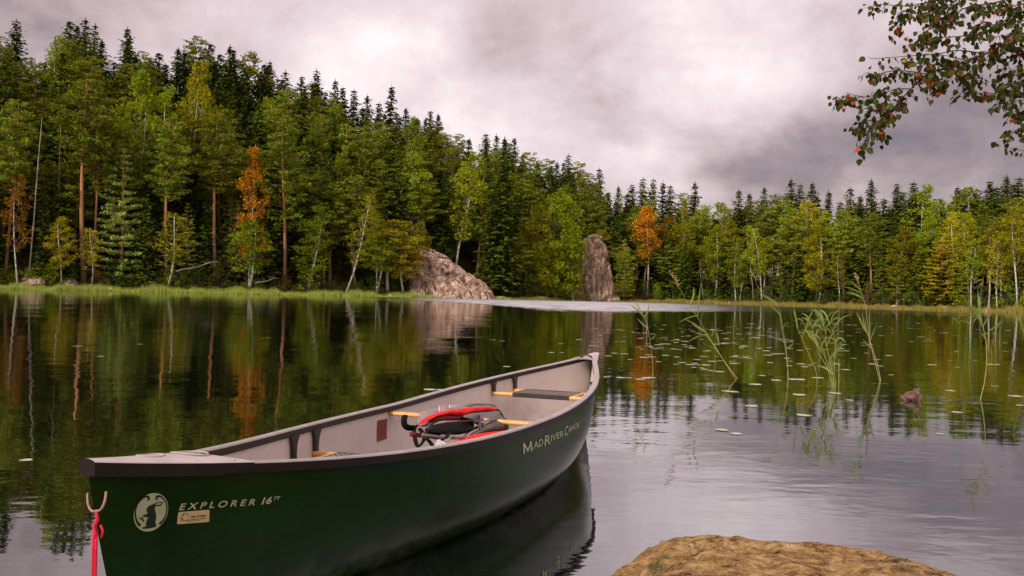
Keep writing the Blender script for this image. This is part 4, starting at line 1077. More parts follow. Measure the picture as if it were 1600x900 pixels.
decal('sticker_print', [[stp(x / 1000, y / 380) for x, y in thin], [stp(.10, .72), stp(.88, .66), stp(.88, .70), stp(.10, .76)], [stp(.28, .83), stp(.70, .80), stp(.70, .83), stp(.28, .86)], [stp(.10, .52), stp(.15, .52), stp(.19, .60), stp(.12, .66)]], M['ink'], .0026, stk)
text_decal('sticker_text', 'Bear & Water', (298, 808.2), (321, 806.2), 3.4, 3.4, M['ink'], stk, .1, .02)
# red patch on the inside of the far wall
def px_on_liner(px, py):
    o = CI @ Vector((0, 0, CAMH)); d_ = (CI.to_3x3() @ ray(px, py)); k = 1.0; prev = None
    while k < 9:
        p = o + d_ * k
        if abs(p.x) < L2 and -.05 < p.z < .44 and p.y > 0:
            f = p.y - (hull_y(p.x, p.z) - .011)
            if prev is not None and f > 0: return p
            prev = f
        k += .004
    return p
pp = [px_on_liner(*q) for q in ((590, 657), (605, 654), (604, 685), (589, 690))]
mb = MB(); g0 = []
for i in range(7):
    u = i / 6; g0.append([(pp[0].lerp(pp[3], u)).lerp(pp[1].lerp(pp[2], u), k / 3) for k in range(4)])
g0 = [[Vector((p.x, hull_y(p.x, p.z) - .013, p.z)) for p in r] for r in g0]
mb.grid(g0); ob('red_patch', mb.mesh('red_patch', M['red_patch']), CE)
# cord loop through the near stem
M['cord'] = varied('twisted_cord', (.24, .06, .05), (.42, .32, .27), 300, .7, .2, .6, 400, .002)
M['red_rope'] = varied('red_rope', (.55, .008, .03), (.72, .02, .06), 160, .6, .3, .9, 260, .003)
lp = at_depth(151.5, 801, 2.345); hA = at_depth(167, 768, 2.352); hB = at_depth(138.5, 770, 2.40)
ls = [CI @ p for p in bezier3(hA, at_depth(166, 790, 2.32), at_depth(158, 800, 2.32), lp + Vector((0, 0, .006)), 12)] + [CI @ p for p in bezier3(lp + Vector((0, 0, .006)), at_depth(144, 802, 2.34), at_depth(136.5, 792, 2.38), hB, 12)[1:]]
mb = MB(); mb.tube(ls, .0032, 8); ob('grab_loop', mb.mesh('grab_loop', M['cord'], True), CE)
mb = MB()
mb.tube([lp + Vector((.0, 0, .006)), lp + Vector((.006, -.004, -.016)), lp + Vector((-.003, -.002, -.034)), lp + Vector((.003, -.003, -.052)), lp + Vector((.0, -.003, -.065))], [.0035, .0052, .006, .0055, .0045], 9)
for dx in (-.0034, .0034):
    pts = [lp + Vector((dx, -.003, -.05 - .05 * k)) for k in range(5)] + [lp + Vector((dx - .01, -.05, -.28)), lp + Vector((dx - .03, -.16, -.335)), lp + Vector((dx - .06, -.4, -.375)), lp + Vector((dx - .10, -.8, -.392)), lp + Vector((dx - .12, -1.3, -.36)), lp + Vector((dx - .1, -1.9, -.24))]
    mb.tube(pts, .0040, 7)
mb.tube([lp + Vector((.014, -.004, -.03)), lp + Vector((.022, -.006, -.045)), lp + Vector((.018, -.006, -.062))], .003, 6)
ob('mooring_rope', mb.mesh('mooring_rope', M['red_rope'], True), label='doubled red rope hanging from the cord loop at the near end of the green canoe', cat='rope')

# ------------------------------------------------------------------ life vest lying across the yoke
def cloth(name, c0, c1, rough=.8, sc=40, bump=.5):
    return varied(name, c0, c1, sc, rough, .2, bump, 320, .002)
M['grey_fabric'] = cloth('grey_fabric', (.10, .082, .078), (.17, .142, .135))
M['light_fabric'] = cloth('light_grey_fabric', (.20, .155, .15), (.30, .24, .235))
M['red_fabric'] = cloth('red_fabric', (.62, .008, .008), (.78, .016, .014))
M['maroon_fabric'] = cloth('maroon_fabric', (.13, .012, .012), (.20, .02, .02))
M['black_mesh'] = varied('black_mesh', (.004, .003, .003), (.010, .008, .007), 40, .9, .08, .5, 320, .002)
M['dark_fabric'] = cloth('dark_grey_fabric', (.055, .045, .04), (.10, .085, .078))
M['white_label'] = principled('white_label', (.72, .68, .68), .5, .3)[0]
VP = on_z(725, 664, .42)
VE = empty('life_vest', CM @ Vector((0, -.08, ZM - .02)), 1.2062, 'red, grey and black life vest lying across the wooden yoke in the canoe', 'life vest')
VM = Matrix.Translation(VE.location) @ VE.rotation_euler.to_matrix().to_4x4(); VI = VM.inverted()
def vpt(X, Y, y_):
    """point of the vest seen at a pixel, at a given distance across the boat"""
    px, py = 640 + X / 8.89, 620 + Y / 8.89
    o = CI @ Vector((0, 0, CAMH)); d_ = CI.to_3x3() @ ray(px, py); k = (y_ - o.y) / d_.y
    return VI @ (CM @ (o + d_ * k))
def pad(name, top, bot, yt, yb, thick, mat, parent, nn=34, mm=9):
    def interp(L_, u):
        ds = [0]; 
        for a, b_ in zip(L_, L_[1:]): ds.append(ds[-1] + math.hypot(b_[0] - a[0], b_[1] - a[1]))
        q = u * ds[-1]; return np.interp(q, ds, [p[0] for p in L_]), np.interp(q, ds, [p[1] for p in L_])
    F_, B_ = [], []
    for i in range(nn + 1):
        u = i / nn; a = interp(top, u); b_ = interp(bot, u); fr, br = [], []
        pa, pb = vpt(*a, yt), vpt(*b_, yb)
        for j in range(mm + 1):
            v_ = j / mm; p = pa.lerp(pb, v_); e_ = max(0, 1 - (2 * v_ - 1) ** 2) ** .5 * min(1, (max(0, math.sin(math.pi * u)) * 1.9)) ** .5
            wr = .0022 * math.sin(u * 41 + v_ * 7 + len(name)) + .002 * math.sin(u * 17 - v_ * 11)
            fr.append(p + Vector((0, -thick / 2 * e_ - wr * e_, .25 * thick * e_))); br.append(p + Vector((0, thick / 2 * e_, -.1 * thick * e_)))
        F_.append(fr); B_.append(br)
    mb = MB(); mb.grid(F_); mb.grid([r[::-1] for r in B_])
    me = mb.mesh(name, mat, True); bm = bmesh.new(); bm.from_mesh(me); bmesh.ops.remove_doubles(bm, verts=bm.verts[:], dist=.0006); bmesh.ops.recalc_face_normals(bm, faces=bm.faces[:]); bm.to_mesh(me); bm.free()
    return ob(name, me, parent)
bk = pad('back_panel', [(125, 385), (128, 250), (180, 195), (300, 165), (420, 155), (560, 140), (710, 128), (860, 100), (1000, 98), (1120, 108), (1200, 130), (1225, 190)],
         [(135, 400), (200, 420), (300, 400), (400, 345), (560, 310), (740, 300), (900, 330), (1050, 300), (1200, 285), (1290, 275), (1290, 270), (1285, 262)], .10, .02, .05, M['light_fabric'], VE)
pad('collar_panel', [(700, 135), (760, 112), (860, 92), (1000, 92), (1120, 102), (1205, 132)], [(705, 165), (800, 150), (900, 142), (1000, 140), (1100, 145), (1215, 160)], .115, .07, .035, M['grey_fabric'], VE)
pad('red_trim', [(120, 390), (170, 325), (240, 280), (340, 235), (450, 208), (560, 185), (700, 165), (850, 148), (1000, 140), (1120, 140), (1215, 155)],
    [(130, 396), (200, 365), (290, 320), (380, 278), (480, 255), (570, 248), (650, 258), (730, 268), (850, 225), (1000, 205), (1225, 188)], .03, -.01, .035, M['red_fabric'], VE)
pad('shoulder_panel', [(730, 262), (850, 222), (980, 210), (1100, 205), (1232, 190), (1270, 250)], [(760, 280), (830, 305), (900, 372), (1000, 352), (1120, 312), (1292, 285)], -.005, -.11, .03, M['grey_fabric'], VE)
pad('maroon_lining', [(330, 320), (400, 280), (480, 262), (570, 262), (680, 272), (820, 320)], [(340, 322), (420, 328), (520, 332), (620, 330), (740, 330), (830, 328)], -.005, -.02, .02, M['maroon_fabric'], VE)
pad('mesh_lining', [(235, 430), (280, 405), (380, 375), (520, 348), (680, 336), (840, 338), (900, 350)], [(240, 470), (300, 505), (420, 522), (560, 528), (700, 525), (800, 500), (900, 440)], -.04, -.14, .03, M['black_mesh'], VE)
pad('front_panel', [(700, 600), (820, 515), (880, 470), (960, 395), (1050, 335), (1130, 300), (1240, 278), (1310, 295), (1345, 330)], [(720, 620), (840, 560), (960, 520), (1060, 500), (1150, 492), (1240, 482), (1310, 476), (1350, 472), (1375, 460)], -.10, -.22, .07, M['dark_fabric'], VE)
pad('pocket', [(955, 395), (1020, 330), (1110, 300), (1220, 285), (1320, 300)], [(975, 430), (1080, 385), (1180, 378), (1280, 372), (1345, 365)], -.12, -.16, .06, M['grey_fabric'], VE)
pad('red_side', [(500, 655), (640, 610), (760, 585), (850, 530), (1000, 505), (1150, 490), (1300, 480), (1410, 458)], [(500, 700), (640, 690), (780, 650), (900, 625), (1050, 590), (1180, 560), (1300, 520), (1410, 470)], -.21, -.29, .05, M['red_fabric'], VE)
pad('waist_belt', [(170, 500), (260, 520), (400, 540), (560, 545), (700, 550), (820, 520)], [(165, 540), (260, 560), (400, 575), (560, 590), (700, 590), (820, 545)], -.16, -.20, .02, M['grey_fabric'], VE)
pad('edge_strap', [(0, 490), (60, 485), (180, 510), (300, 530), (420, 545)], [(0, 545), (80, 560), (190, 565), (300, 580), (420, 600)], -.05, -.07, .012, M['maroon_fabric'], VE)
def lab_(pts, ys, nm='size_label'):
    V_ = [vpt(*p, y_) for p, y_ in zip(pts, ys)]; n_ = (V_[1] - V_[0]).cross(V_[2] - V_[0]).normalized()
    if n_.y > 0: n_ = -n_
    mb = MB(); A_ = V_; B2 = [p - n_ * .003 for p in V_]; mb.add(A_ + B2, [(0, 1, 2, 3), (7, 6, 5, 4), (0, 4, 5, 1), (1, 5, 6, 2), (2, 6, 7, 3), (3, 7, 4, 0)]); ob(nm, mb.mesh(nm, M['white_label']), VE)
lab_([(345, 685), (398, 585), (515, 640), (495, 695)], [-.27, -.24, -.26, -.28])
lab_([(418, 205), (416, 122), (498, 116), (500, 196)], [.025, .03, .03, .025])
lab_([(560, 150), (560, 108), (680, 105), (640, 150)], [.04, .045, .045, .04])
def strap(name, pts, ys, wd, mat=M['black_mesh']):
    P_ = smooth_path([vpt(*p, y_) for p, y_ in zip(pts, ys)], 5); mb = MB(); mb.tube(P_, wd * .85, 8, flat=.38); return ob(name, mb.mesh(name, mat, True), VE)
strap('strap', [(110, 395), (70, 440), (75, 560), (110, 680), (150, 670), (200, 600), (200, 520), (140, 440)], [.0, -.02, -.08, -.13, -.14, -.12, -.1, -.05], .011)
strap('strap', [(160, 470), (220, 560), (290, 630), (335, 700)], [-.1, -.13, -.17, -.2], .013)
strap('strap', [(-60, 260), (-75, 330), (-60, 400), (0, 430), (60, 430)], [.02, .0, -.01, -.02, -.02], .016)
strap('strap', [(330, 430), (250, 440), (250, 480), (330, 510), (430, 520)], [-.08, -.09, -.1, -.12, -.14], .010)
strap('strap', [(450, 600), (520, 540), (560, 500)], [-.2, -.19, -.17], .010)
strap('strap', [(510, 620), (570, 560), (600, 530)], [-.22, -.2, -.19], .008, M['light_fabric'])
strap('strap', [(660, 640), (760, 590), (850, 500), (960, 450), (1010, 430)], [-.21, -.2, -.18, -.17, -.17], .009, M['light_fabric'])
strap('strap', [(900, 310), (960, 260), (1000, 290), (930, 370), (900, 330)], [-.06, -.06, -.08, -.1, -.08], .009)
strap('strap', [(1225, 180), (1260, 230), (1290, 285)], [-.02, -.05, -.1], .014)
for (X_c, Y_c, yy) in ((990, 410, -.185), (290, 425, -.11), (210, 540, -.15), (940, 300, -.09)):
    c_ = vpt(X_c, Y_c, yy); pts = [c_ + Vector((.022 * math.cos(a), -.002, .016 * math.sin(a))) for a in [2 * math.pi * k / 12 for k in range(13)]]
    mb = MB(); mb.tube(pts, .0045, 6, cap=False); mb.tube([c_ + Vector((-.02, -.003, 0)), c_ + Vector((.02, -.003, 0))], .0045, 6); ob('buckle', mb.mesh('buckle', M['dark_fabric'], True), VE)

# ------------------------------------------------------------------ boulder in the foreground
M['boulder'] = rock_mat('lichened_boulder', [(.34, (.035, .018, .007)), (.42, (.30, .155, .050)), (.54, (.60, .350, .115)), (.68, (.86, .62, .31))], 20, 1, .05, (1, 1, 1), (3.2, .56, (.16, .13, .030), (.66, .52, .30)))
_bt = NT(M['boulder'].node_tree); _bb = _bt.n['Principled BSDF']; _src = _bb.inputs['Base Color'].links[0].from_socket
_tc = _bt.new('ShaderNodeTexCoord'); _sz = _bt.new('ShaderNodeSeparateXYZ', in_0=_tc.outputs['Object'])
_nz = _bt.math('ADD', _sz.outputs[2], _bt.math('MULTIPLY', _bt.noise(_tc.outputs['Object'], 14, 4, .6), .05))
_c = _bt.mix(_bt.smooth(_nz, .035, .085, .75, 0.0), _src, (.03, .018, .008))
_dk = _bt.noise(_tc.outputs['Object'], 5.5, 7, .75, .8); _c = _bt.mix(_bt.smooth(_dk, .575, .66, 0.0, .8), _c, (.045, .026, .012))
_gr = _bt.noise(_tc.outputs['Object'], 120, 3, .6); _c = _bt.mix(_bt.smooth(_gr, .60, .68, 0.0, .6), _c, (.80, .66, .42)); _c = _bt.mix(_bt.smooth(_gr, .40, .33, 0.0, .6), _c, (.06, .035, .015))
_ck = _bt.noise(_tc.outputs['Object'], 2.6, 5, .6, 1.2); _ckd = _bt.math('ABSOLUTE', _bt.math('SUBTRACT', _ck, .5)); _c = _bt.mix(_bt.smooth(_ckd, .0, .010, .85, 0.0), _c, (.035, .018, .008))
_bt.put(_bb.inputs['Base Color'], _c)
def boulder():
    bm = bmesh.new(); bmesh.ops.create_icosphere(bm, subdivisions=7, radius=1)
    sil = [(850, 1010), (900, 950), (925, 920), (945, 900), (952, 884), (975, 865), (1010, 848), (1060, 838), (1110, 835), (1160, 836), (1200, 837), (1250, 835), (1290, 834), (1330, 840), (1390, 852), (1440, 868), (1490, 896), (1500, 925), (1540, 970)]
    cy = 2.50; cx = .93
    for v_ in bm.verts:
        c_ = v_.co.copy(); q = Vector([math.copysign(abs(a) ** .70, a) for a in c_])
        x = cx + q.x * .80; y = cy + q.y * .62
        px = CX + F * x / 2.92
        st = np.interp(px, [p[0] for p in sil], [p[1] for p in sil]); ztop = max(.02, CAMH - (st - hor(px)) / F * 2.92 + .012)
        z = -.25 + (ztop + .25) * max(q.z, 0) ** .32 if q.z > 0 else -.25 + q.z * .2
        p = Vector((x, y, z)); nz = mn.fractal(p * 2.3 + Vector((3, 1, 7)), 1, 2, 7) * .030 + mn.fractal(p * 7, .8, 2, 7) * .011 + mn.fractal(p * 38, .6, 2, 5) * .0045
        cr_ = abs(mn.noise(p * 3.1 + Vector((9, 2, 4)))); nz -= .022 * max(0, 1 - cr_ * 16)
        nrm = Vector((q.x / .66, q.y / .62, q.z / .35)).normalized(); v_.co = p + nrm * nz
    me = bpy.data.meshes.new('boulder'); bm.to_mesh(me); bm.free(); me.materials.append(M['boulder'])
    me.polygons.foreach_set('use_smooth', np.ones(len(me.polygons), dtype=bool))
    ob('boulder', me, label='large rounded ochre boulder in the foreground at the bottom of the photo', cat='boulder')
boulder()
# small stone among the reeds
def stone():
    c0 = on_z(1428, 625); bm = bmesh.new(); bmesh.ops.create_icosphere(bm, subdivisions=4, radius=1)
    for v_ in bm.verts:
        c_ = v_.co.copy(); nz = mn.fractal(c_ * 1.7, 1, 2, 5)
        s = 1 + nz * .30; v_.co = Vector((.82 * c_.x * .105 * s * (1.1 if c_.x < 0 else .9), c_.y * .12 * s, (c_.z * .105 + .03) * s)) + Vector((.02 * max(0, c_.z), 0, .03 * max(0, c_.x) * c_.z))
        if c_.x < -.3 and c_.z < .3: v_.co.x -= .09 * (-c_.x - .3); v_.co.z *= .7
    me = bpy.data.meshes.new('stone'); bm.to_mesh(me); bm.free()
    me.materials.append(varied('wet_brown_stone', (.020, .011, .007), (.20, .105, .060), 14, .5, .5, .9, 40, .02))
    o = ob('stone', me, label='small reddish brown stone poking out of the water right of the reeds', cat='stone'); o.location = (c0.x, c0.y, 0); o.scale = (.85, .85, .85)
stone()

# ------------------------------------------------------------------ reeds in the water
M['reed_stem'] = varied('reed_stem', (.26, .27, .07), (.42, .38, .13), 20, .6, .3)
M['reed_dry'] = varied('dry_reed_stem', (.42, .30, .15), (.55, .42, .24), 20, .7, .3)
M['reed_leaf'] = leaf_mat('reed_leaf', (.13, .19, .045), (.21, .28, .075), (.34, .40, .14), .3, .0)
M['reed_head'] = varied('reed_seed_head', (.36, .20, .10), (.55, .36, .20), 60, .9, .1)
def ribbon(mb, pts, w0, fold=.25, up=None):
    n_ = len(pts); L_, C_, R_ = [], [], []
    for i, p in enumerate(pts):
        t_ = (pts[min(i + 1, n_ - 1)] - pts[max(i - 1, 0)]).normalized(); sdv = t_.cross(Vector((0, 1, .2)) if up is None else up).normalized()
        u = i / (n_ - 1); w_ = w0 * (math.sin(math.pi * min(1, .12 + u * .88)) ** .7) if u < 1 else 0
        L_.append(p - sdv * w_); C_.append(p + t_.cross(sdv) * w_ * fold); R_.append(p + sdv * w_)
    mb.grid([[a, b_, c_] for a, b_, c_ in zip(L_, C_, R_)])
def bez(a, b_, c_, n_=9): return [a * (1 - u) ** 2 + b_ * 2 * u * (1 - u) + c_ * u * u for u in [k / (n_ - 1) for k in range(n_)]]
def reed(base, stem_px, leaves, label, head=None, dry=False, rstem=.0042, dy=0.0):
    """base pixel on the water; the stem and leaves are laid out round that spot, leaves also reach towards and away from the camera"""
    B0 = on_z(*base); e = empty('reed', B0, 0, label, 'reed'); g = random.Random(int(base[0] * 3 + base[1]))
    tilt = g.uniform(-.18, .22)
    def P_(px, py):
        p = at_depth(px, py, B0.y); k = max(0, p.z) * tilt; p = at_depth(px, py, B0.y + k); return p - B0
    st = [Vector((0, 0, -.25))] + [Vector((0, 0, 0))] + [P_(*q) for q in stem_px]
    mb = MB(); mb.tube(st, [rstem * (1 - .6 * i / (len(st) - 1)) for i in range(len(st))], 6); ob('stem', mb.mesh('stem', M['reed_dry'] if dry else M['reed_stem'], True), e)
    if leaves:
        for lf in leaves:
            mb = MB(); pts = [P_(*q) for q in lf]; side = g.uniform(-.14, .14)
            if len(pts) == 2: pts = [pts[0], (pts[0] + pts[1]) / 2 + Vector((0, side * .5, .015)), pts[1]]
            pts[-1] = pts[-1] + Vector((0, side, 0)); pts[-1].z = pts[-1].z
            if pts[1].z < pts[0].z - .5: pass
            ribbon(mb, bez(pts[0], pts[1], pts[2]) if len(pts) == 3 else pts, g.uniform(.007, .011)); ob('leaf', mb.mesh('leaf', M['reed_leaf'], True), e)
    if head:
        a, b_ = P_(*head[0]), P_(*head[1]); mb = MB(); L_ = (b_ - a).length
        for k in range(26):
            u = k / 25; p = a.lerp(b_, u); dv = Vector((g.uniform(-1, 1), g.uniform(-1, 1), g.uniform(0, 1.2))).normalized() * L_ * .32 * math.sin(math.pi * (.15 + .8 * u))
            ribbon(mb, [p, p + dv * .5 + Vector((0, 0, .004)), p + dv], .005)
        mb.tube([a, b_], [.002, .001], 5); ob('seed_head', mb.mesh('seed_head', M['reed_head'], True), e)
    return e
def c7(X, Y): return (920 + X / 3.213, 420 + Y / 3.213)
def c8(X, Y): return (1220 + X / 3.213, 420 + Y / 3.213)
reed(c7(322, 548), [c7(322, 480), c7(312, 390), c7(298, 300), c7(278, 240)], [[c7(298, 300), c7(265, 275), c7(236, 243)], [c7(285, 250), c7(245, 200), c7(205, 180)], [c7(280, 245), c7(300, 215), c7(308, 175)], [c7(312, 355), c7(330, 345), c7(345, 325)], [c7(272, 235), c7(250, 190), c7(232, 158)]], 'single upright reed nearest the far tip of the canoe', rstem=.0036)
reed(c7(745, 550), [c7(700, 490), c7(650, 420), c7(610, 360), c7(575, 305), c7(530, 275), c7(480, 252)], [[c7(640, 405), c7(600, 385), c7(558, 372)], [c7(600, 330), c7(560, 325), c7(500, 375)], [c7(615, 340), c7(630, 320), c7(636, 302)], [c7(655, 385), c7(650, 350), c7(642, 310)], [c7(580, 310), c7(545, 300), c7(510, 262)], [c7(600, 340), c7(570, 330), c7(520, 318)], [c7(700, 480), c7(712, 462), c7(730, 462)]], 'reed leaning far to the left in the open water', rstem=.0052)
reed(c7(738, 556), [c7(690, 480), c7(640, 400), c7(590, 320), c7(545, 240), c7(500, 175), c7(460, 105), c7(438, 75)], [[c7(505, 180), c7(530, 150), c7(528, 90)], [c7(548, 238), c7(550, 180), c7(572, 75)], [c7(500, 175), c7(460, 150), c7(420, 183)], [c7(545, 235), c7(500, 240), c7(450, 272)]], 'tall leaning reed carrying a drooping brown seed head', (c7(448, 85), c7(404, 8)), rstem=.0036)
reed(c7(997, 560), [c7(998, 480), c7(990, 380), c7(975, 300), c7(962, 225)], [[c7(975, 300), c7(985, 270), c7(1000, 268)], [c7(965, 240), c7(940, 195), c7(895, 183)], [c7(990, 400), c7(1015, 390), c7(1028, 370)], [c7(985, 360), c7(960, 350), c7(925, 345)]], 'upright reed with a pale bent top left of the dense reed clump', rstem=.0034)
reed(c7(1003, 552), [c7(990, 420), c7(968, 290), c7(960, 215), c7(938, 165), c7(880, 128), c7(845, 85), c7(826, 20)], [[c7(940, 168), c7(900, 150), c7(870, 128)]], 'very tall thin reed with a long tip curving over to the left', None, True, .0028)
reed(c7(1147, 572), [c7(1140, 510), c7(1105, 430), c7(1070, 350), c7(1045, 290), c7(1030, 215)], [[c7(1070, 350), c7(1075, 320), c7(1110, 285)], [c7(1050, 300), c7(1040, 250), c7(1025, 195)], [c7(1140, 500), c7(1120, 470), c7(1095, 480)]], 'pale reed leaning left in front of the dense reed clump', rstem=.0036)
g = random.Random(77)
CL = [((262, 590), [(250, 520), (225, 450), (190, 390), (150, 350), (125, 300)]), ((268, 596), [(262, 530), (245, 460), (230, 390), (225, 320), (215, 285)]), ((274, 592), [(270, 520), (268, 450), (275, 370), (262, 310), (245, 285)]), ((257, 585), [(235, 500), (195, 430), (170, 360), (160, 300)])]
for i, (bs, stp_) in enumerate(CL):
    lv = []
    for k in range(13):
        a = stp_[min(len(stp_) - 1, k // 2)] if k < 8 else stp_[-1]; sx_ = g.choice((-1, 1, 1)); rch = g.uniform(28, 75)
        up = g.uniform(45, 110); dr = g.uniform(0, 22) if g.random() < .7 else 60
        lv.append([c8(*a), c8(a[0] + sx_ * rch * .40, a[1] - up * .80), c8(a[0] + sx_ * rch, a[1] - up * .92 + dr)])
    reed(c8(*bs), [c8(*q) for q in stp_], lv, 'leafy green reed, %s stem from the left in the dense reed clump' % ['second', 'third', 'rightmost', 'first'][i], rstem=.0045)
reed(c8(291, 573), [c8(292, 520), c8(291, 450)], [], 'short brown broken reed stalk at the right side of the dense reed clump', None, True, .0055)
reed(c8(502, 562), [c8(485, 480), c8(460, 400), c8(445, 350), c8(430, 310), c8(405, 275), c8(382, 222)], [[c8(458, 395), c8(430, 385), c8(402, 352)], [c8(440, 330), c8(400, 280), c8(388, 232)], [c8(445, 345), c8(445, 290), c8(435, 180)], [c8(435, 320), c8(415, 290), c8(395, 215)], [c8(450, 360), c8(462, 320), c8(466, 268)], [c8(446, 340), c8(425, 320), c8(420, 240)]], 'strong reed with broad leaves left of the small stone', rstem=.0058)
reed(c8(497, 566), [c8(478, 490), c8(450, 380), c8(438, 280), c8(425, 180), c8(405, 110), c8(385, 55)], [[c8(425, 178), c8(410, 140), c8(385, 95)], [c8(410, 125), c8(350, 92), c8(292, 90)], [c8(415, 150), c8(360, 115), c8(325, 122)], [c8(405, 110), c8(370, 75), c8(330, 62)]], 'tall slim reed with a small seed head above the strong broad-leaved reed', (c8(388, 62), c8(372, 20)), True, .0030)
reed(c8(1001, 655), [c8(1020, 580), c8(1034, 480), c8(1032, 380), c8(1022, 320), c8(1008, 262), c8(990, 225)], [[c8(1025, 330), c8(1060, 300), c8(1130, 258)], [c8(1020, 300), c8(990, 230), c8(905, 168)], [c8(1008, 260), c8(960, 215), c8(880, 240)], [c8(1010, 262), c8(985, 180), c8(960, 92)], [c8(1015, 290), c8(1040, 240), c8(1055, 205)], [c8(1000, 240), c8(1005, 180), c8(1000, 108)], [c8(1005, 250), c8(970, 180), c8(935, 195)], [c8(1028, 350), c8(1020, 330), c8(998, 322)]], 'large leafy reed standing nearest the camera at the right', (c8(1030, 240), c8(1048, 180)), False, .0052)
reed(c8(944, 455), [c8(952, 380), c8(962, 290), c8(972, 220)], [[c8(965, 270), c8(985, 240), c8(1010, 225)], [c8(960, 290), c8(940, 262), c8(920, 265)]], 'thin reed behind the large leafy reed', rstem=.003)
reed(c8(892, 378), [c8(895, 320), c8(896, 262)], [[c8(895, 275), c8(878, 250), c8(860, 240)], [c8(896, 270), c8(920, 250), c8(950, 262)], [c8(896, 262), c8(898, 235), c8(890, 212)]], 'short small reed left of the large leafy reed', rstem=.003)
reed(c8(1060, 445), [c8(1056, 400), c8(1068, 340), c8(1062, 300)], [[c8(1068, 330), c8(1085, 300), c8(1092, 262)], [c8(1058, 395), c8(1054, 380), c8(1055, 370)]], 'short reed just right of the large leafy reed', rstem=.003)
reed((1604, 575), [(1600, 520), (1592, 490), (1586, 470)], [[(1596, 505), (1590, 490), (1578, 484)], [(1590, 488), (1588, 470), (1592, 455)]], 'reed cut by the right edge of the photo', rstem=.004)

# ------------------------------------------------------------------ lily pads
m, t, b = principled('lily_pad', (.3, .36, .2), .30, .7)
oi = t.new('ShaderNodeObjectInfo'); tc = t.new('ShaderNodeTexCoord')
c = t.mix(t.noise(tc.outputs['Object'], 9, 4, .6), (.36, .42, .22), (.55, .56, .36)); c = t.mix(t.math('MULTIPLY', oi.outputs['Random'], .35), c, (.50, .40, .24)); t.put(b.inputs['Base Color'], c); M['pad'] = m
def pad_mesh(seed):
    g = random.Random(seed); n_ = 26; mb = MB(); rim = []; mid = []
    for k in range(n_ + 1):
        a = math.radians(12) + (2 * math.pi - math.radians(24)) * k / n_; r = 1 + .05 * math.sin(3 * a + seed) + .03 * g.uniform(-1, 1)
        rim.append((r * math.cos(a), r * .86 * math.sin(a), .035 + .03 * math.sin(2 * a + seed))); mid.append((.5 * r * math.cos(a), .43 * r * math.sin(a), .03))
    mb.grid([[(.05, 0, .025)] * (n_ + 1), mid, rim]); mb.grid([rim, [(x * .97, y * .97, -.02) for x, y, z_ in rim]])
    return mb.mesh('lily_pad', M['pad'], True)
PM = [pad_mesh(s) for s in range(4)]
pads = [c7(*p) for p in [(35, 300), (125, 306), (170, 312), (222, 313), (245, 300), (60, 335), (178, 342), (20, 369), (50, 368), (42, 389), (258, 350), (270, 345), (250, 394), (268, 404), (98, 438), (130, 424), (180, 428), (208, 456), (298, 432), (350, 467), (90, 544), (160, 548), (200, 548), (308, 548),
    (330, 283), (380, 283), (365, 304), (280, 323), (320, 327), (380, 345), (395, 378), (388, 435), (440, 443), (455, 360), (480, 382), (512, 388), (520, 398), (488, 392), (470, 321), (540, 322), (485, 305), (468, 472), (440, 480), (532, 475), (590, 484), (544, 457), (580, 441), (588, 415), (600, 412), (620, 465), (660, 462), (720, 465), (640, 440),
    (580, 505), (610, 512), (655, 517), (740, 437), (790, 441), (690, 351), (735, 349), (770, 352), (730, 372), (775, 387), (765, 398), (830, 345), (855, 349), (850, 300), (800, 318), (820, 285), (860, 289), (910, 302), (920, 320), (915, 345), (905, 396), (855, 400), (890, 412), (900, 434), (935, 428), (965, 427), (880, 434), (910, 472), (870, 537), (940, 560), (835, 581),
    (990, 355), (1050, 377), (1005, 400), (1060, 410), (995, 450), (1010, 464), (1005, 488), (1085, 493), (1030, 555), (1060, 555), (1055, 633), (690, 615), (720, 618), (1080, 736), (815, 690), (1130, 475), (1150, 548), (1100, 402)]]
pads += [c8(*p) for p in [(95, 557), (62, 557), (92, 633), (178, 548), (322, 507), (345, 336), (365, 450), (385, 298), (400, 300), (430, 424), (480, 455), (462, 479), (495, 489), (500, 290), (545, 296), (560, 305), (505, 336), (542, 436), (553, 533), (655, 299), (690, 299), (657, 365), (760, 483), (735, 355), (750, 295), (770, 310), (880, 415), (885, 496), (930, 352), (990, 305), (975, 460),
    (1050, 480), (1075, 482), (1075, 590), (1090, 480), (1130, 415), (1125, 372), (1190, 322), (850, 613), (885, 721), (800, 830), (1175, 640), (1205, 687), (345, 660), (300, 400), (270, 625), (640, 298), (850, 462), (560, 322), (1140, 310)]]
pads += [(42, 719), (770, 531), (785, 533), (876, 537), (862, 551), (878, 551), (792, 573), (931, 588), (672, 609), (687, 609), (924, 515), (968, 515), (118, 541), (126, 541), (219, 538), (158, 557), (938, 505), (948, 520), (925, 540), (905, 531), (1128, 672), (1150, 678)]
pg = random.Random(5)
for _k in range(80):
    _x = pg.gauss(1165, 130); _y = 505 + abs(pg.gauss(0, 1)) * 28
    if 945 < _x < 1590 and _y < 600: pads.append((_x, _y)); pads.append((_x + pg.uniform(6, 16), _y + pg.uniform(-2, 2)))
root = None
for i, (px, py) in enumerate(pads):
    p = on_z(px, py); s = .070 * pg.uniform(.6, 1.3) * (.8 + p.y / 80)
    if 42 == px: s = .05
    if py > 660: s *= .75
    o = bpy.data.objects.new('lily_pad', PM[i % 4]); link(o); o.location = (p.x, p.y, .004); o.rotation_euler = (pg.uniform(-.02, .02), pg.uniform(-.02, .02), pg.uniform(0, 6.28)); o.scale = (s, s, .30 * s)
    tag(o, 'small flat lily pad floating on the dark water between the canoe and the far shore', 'lily pad', 'lily pads floating on the lake')

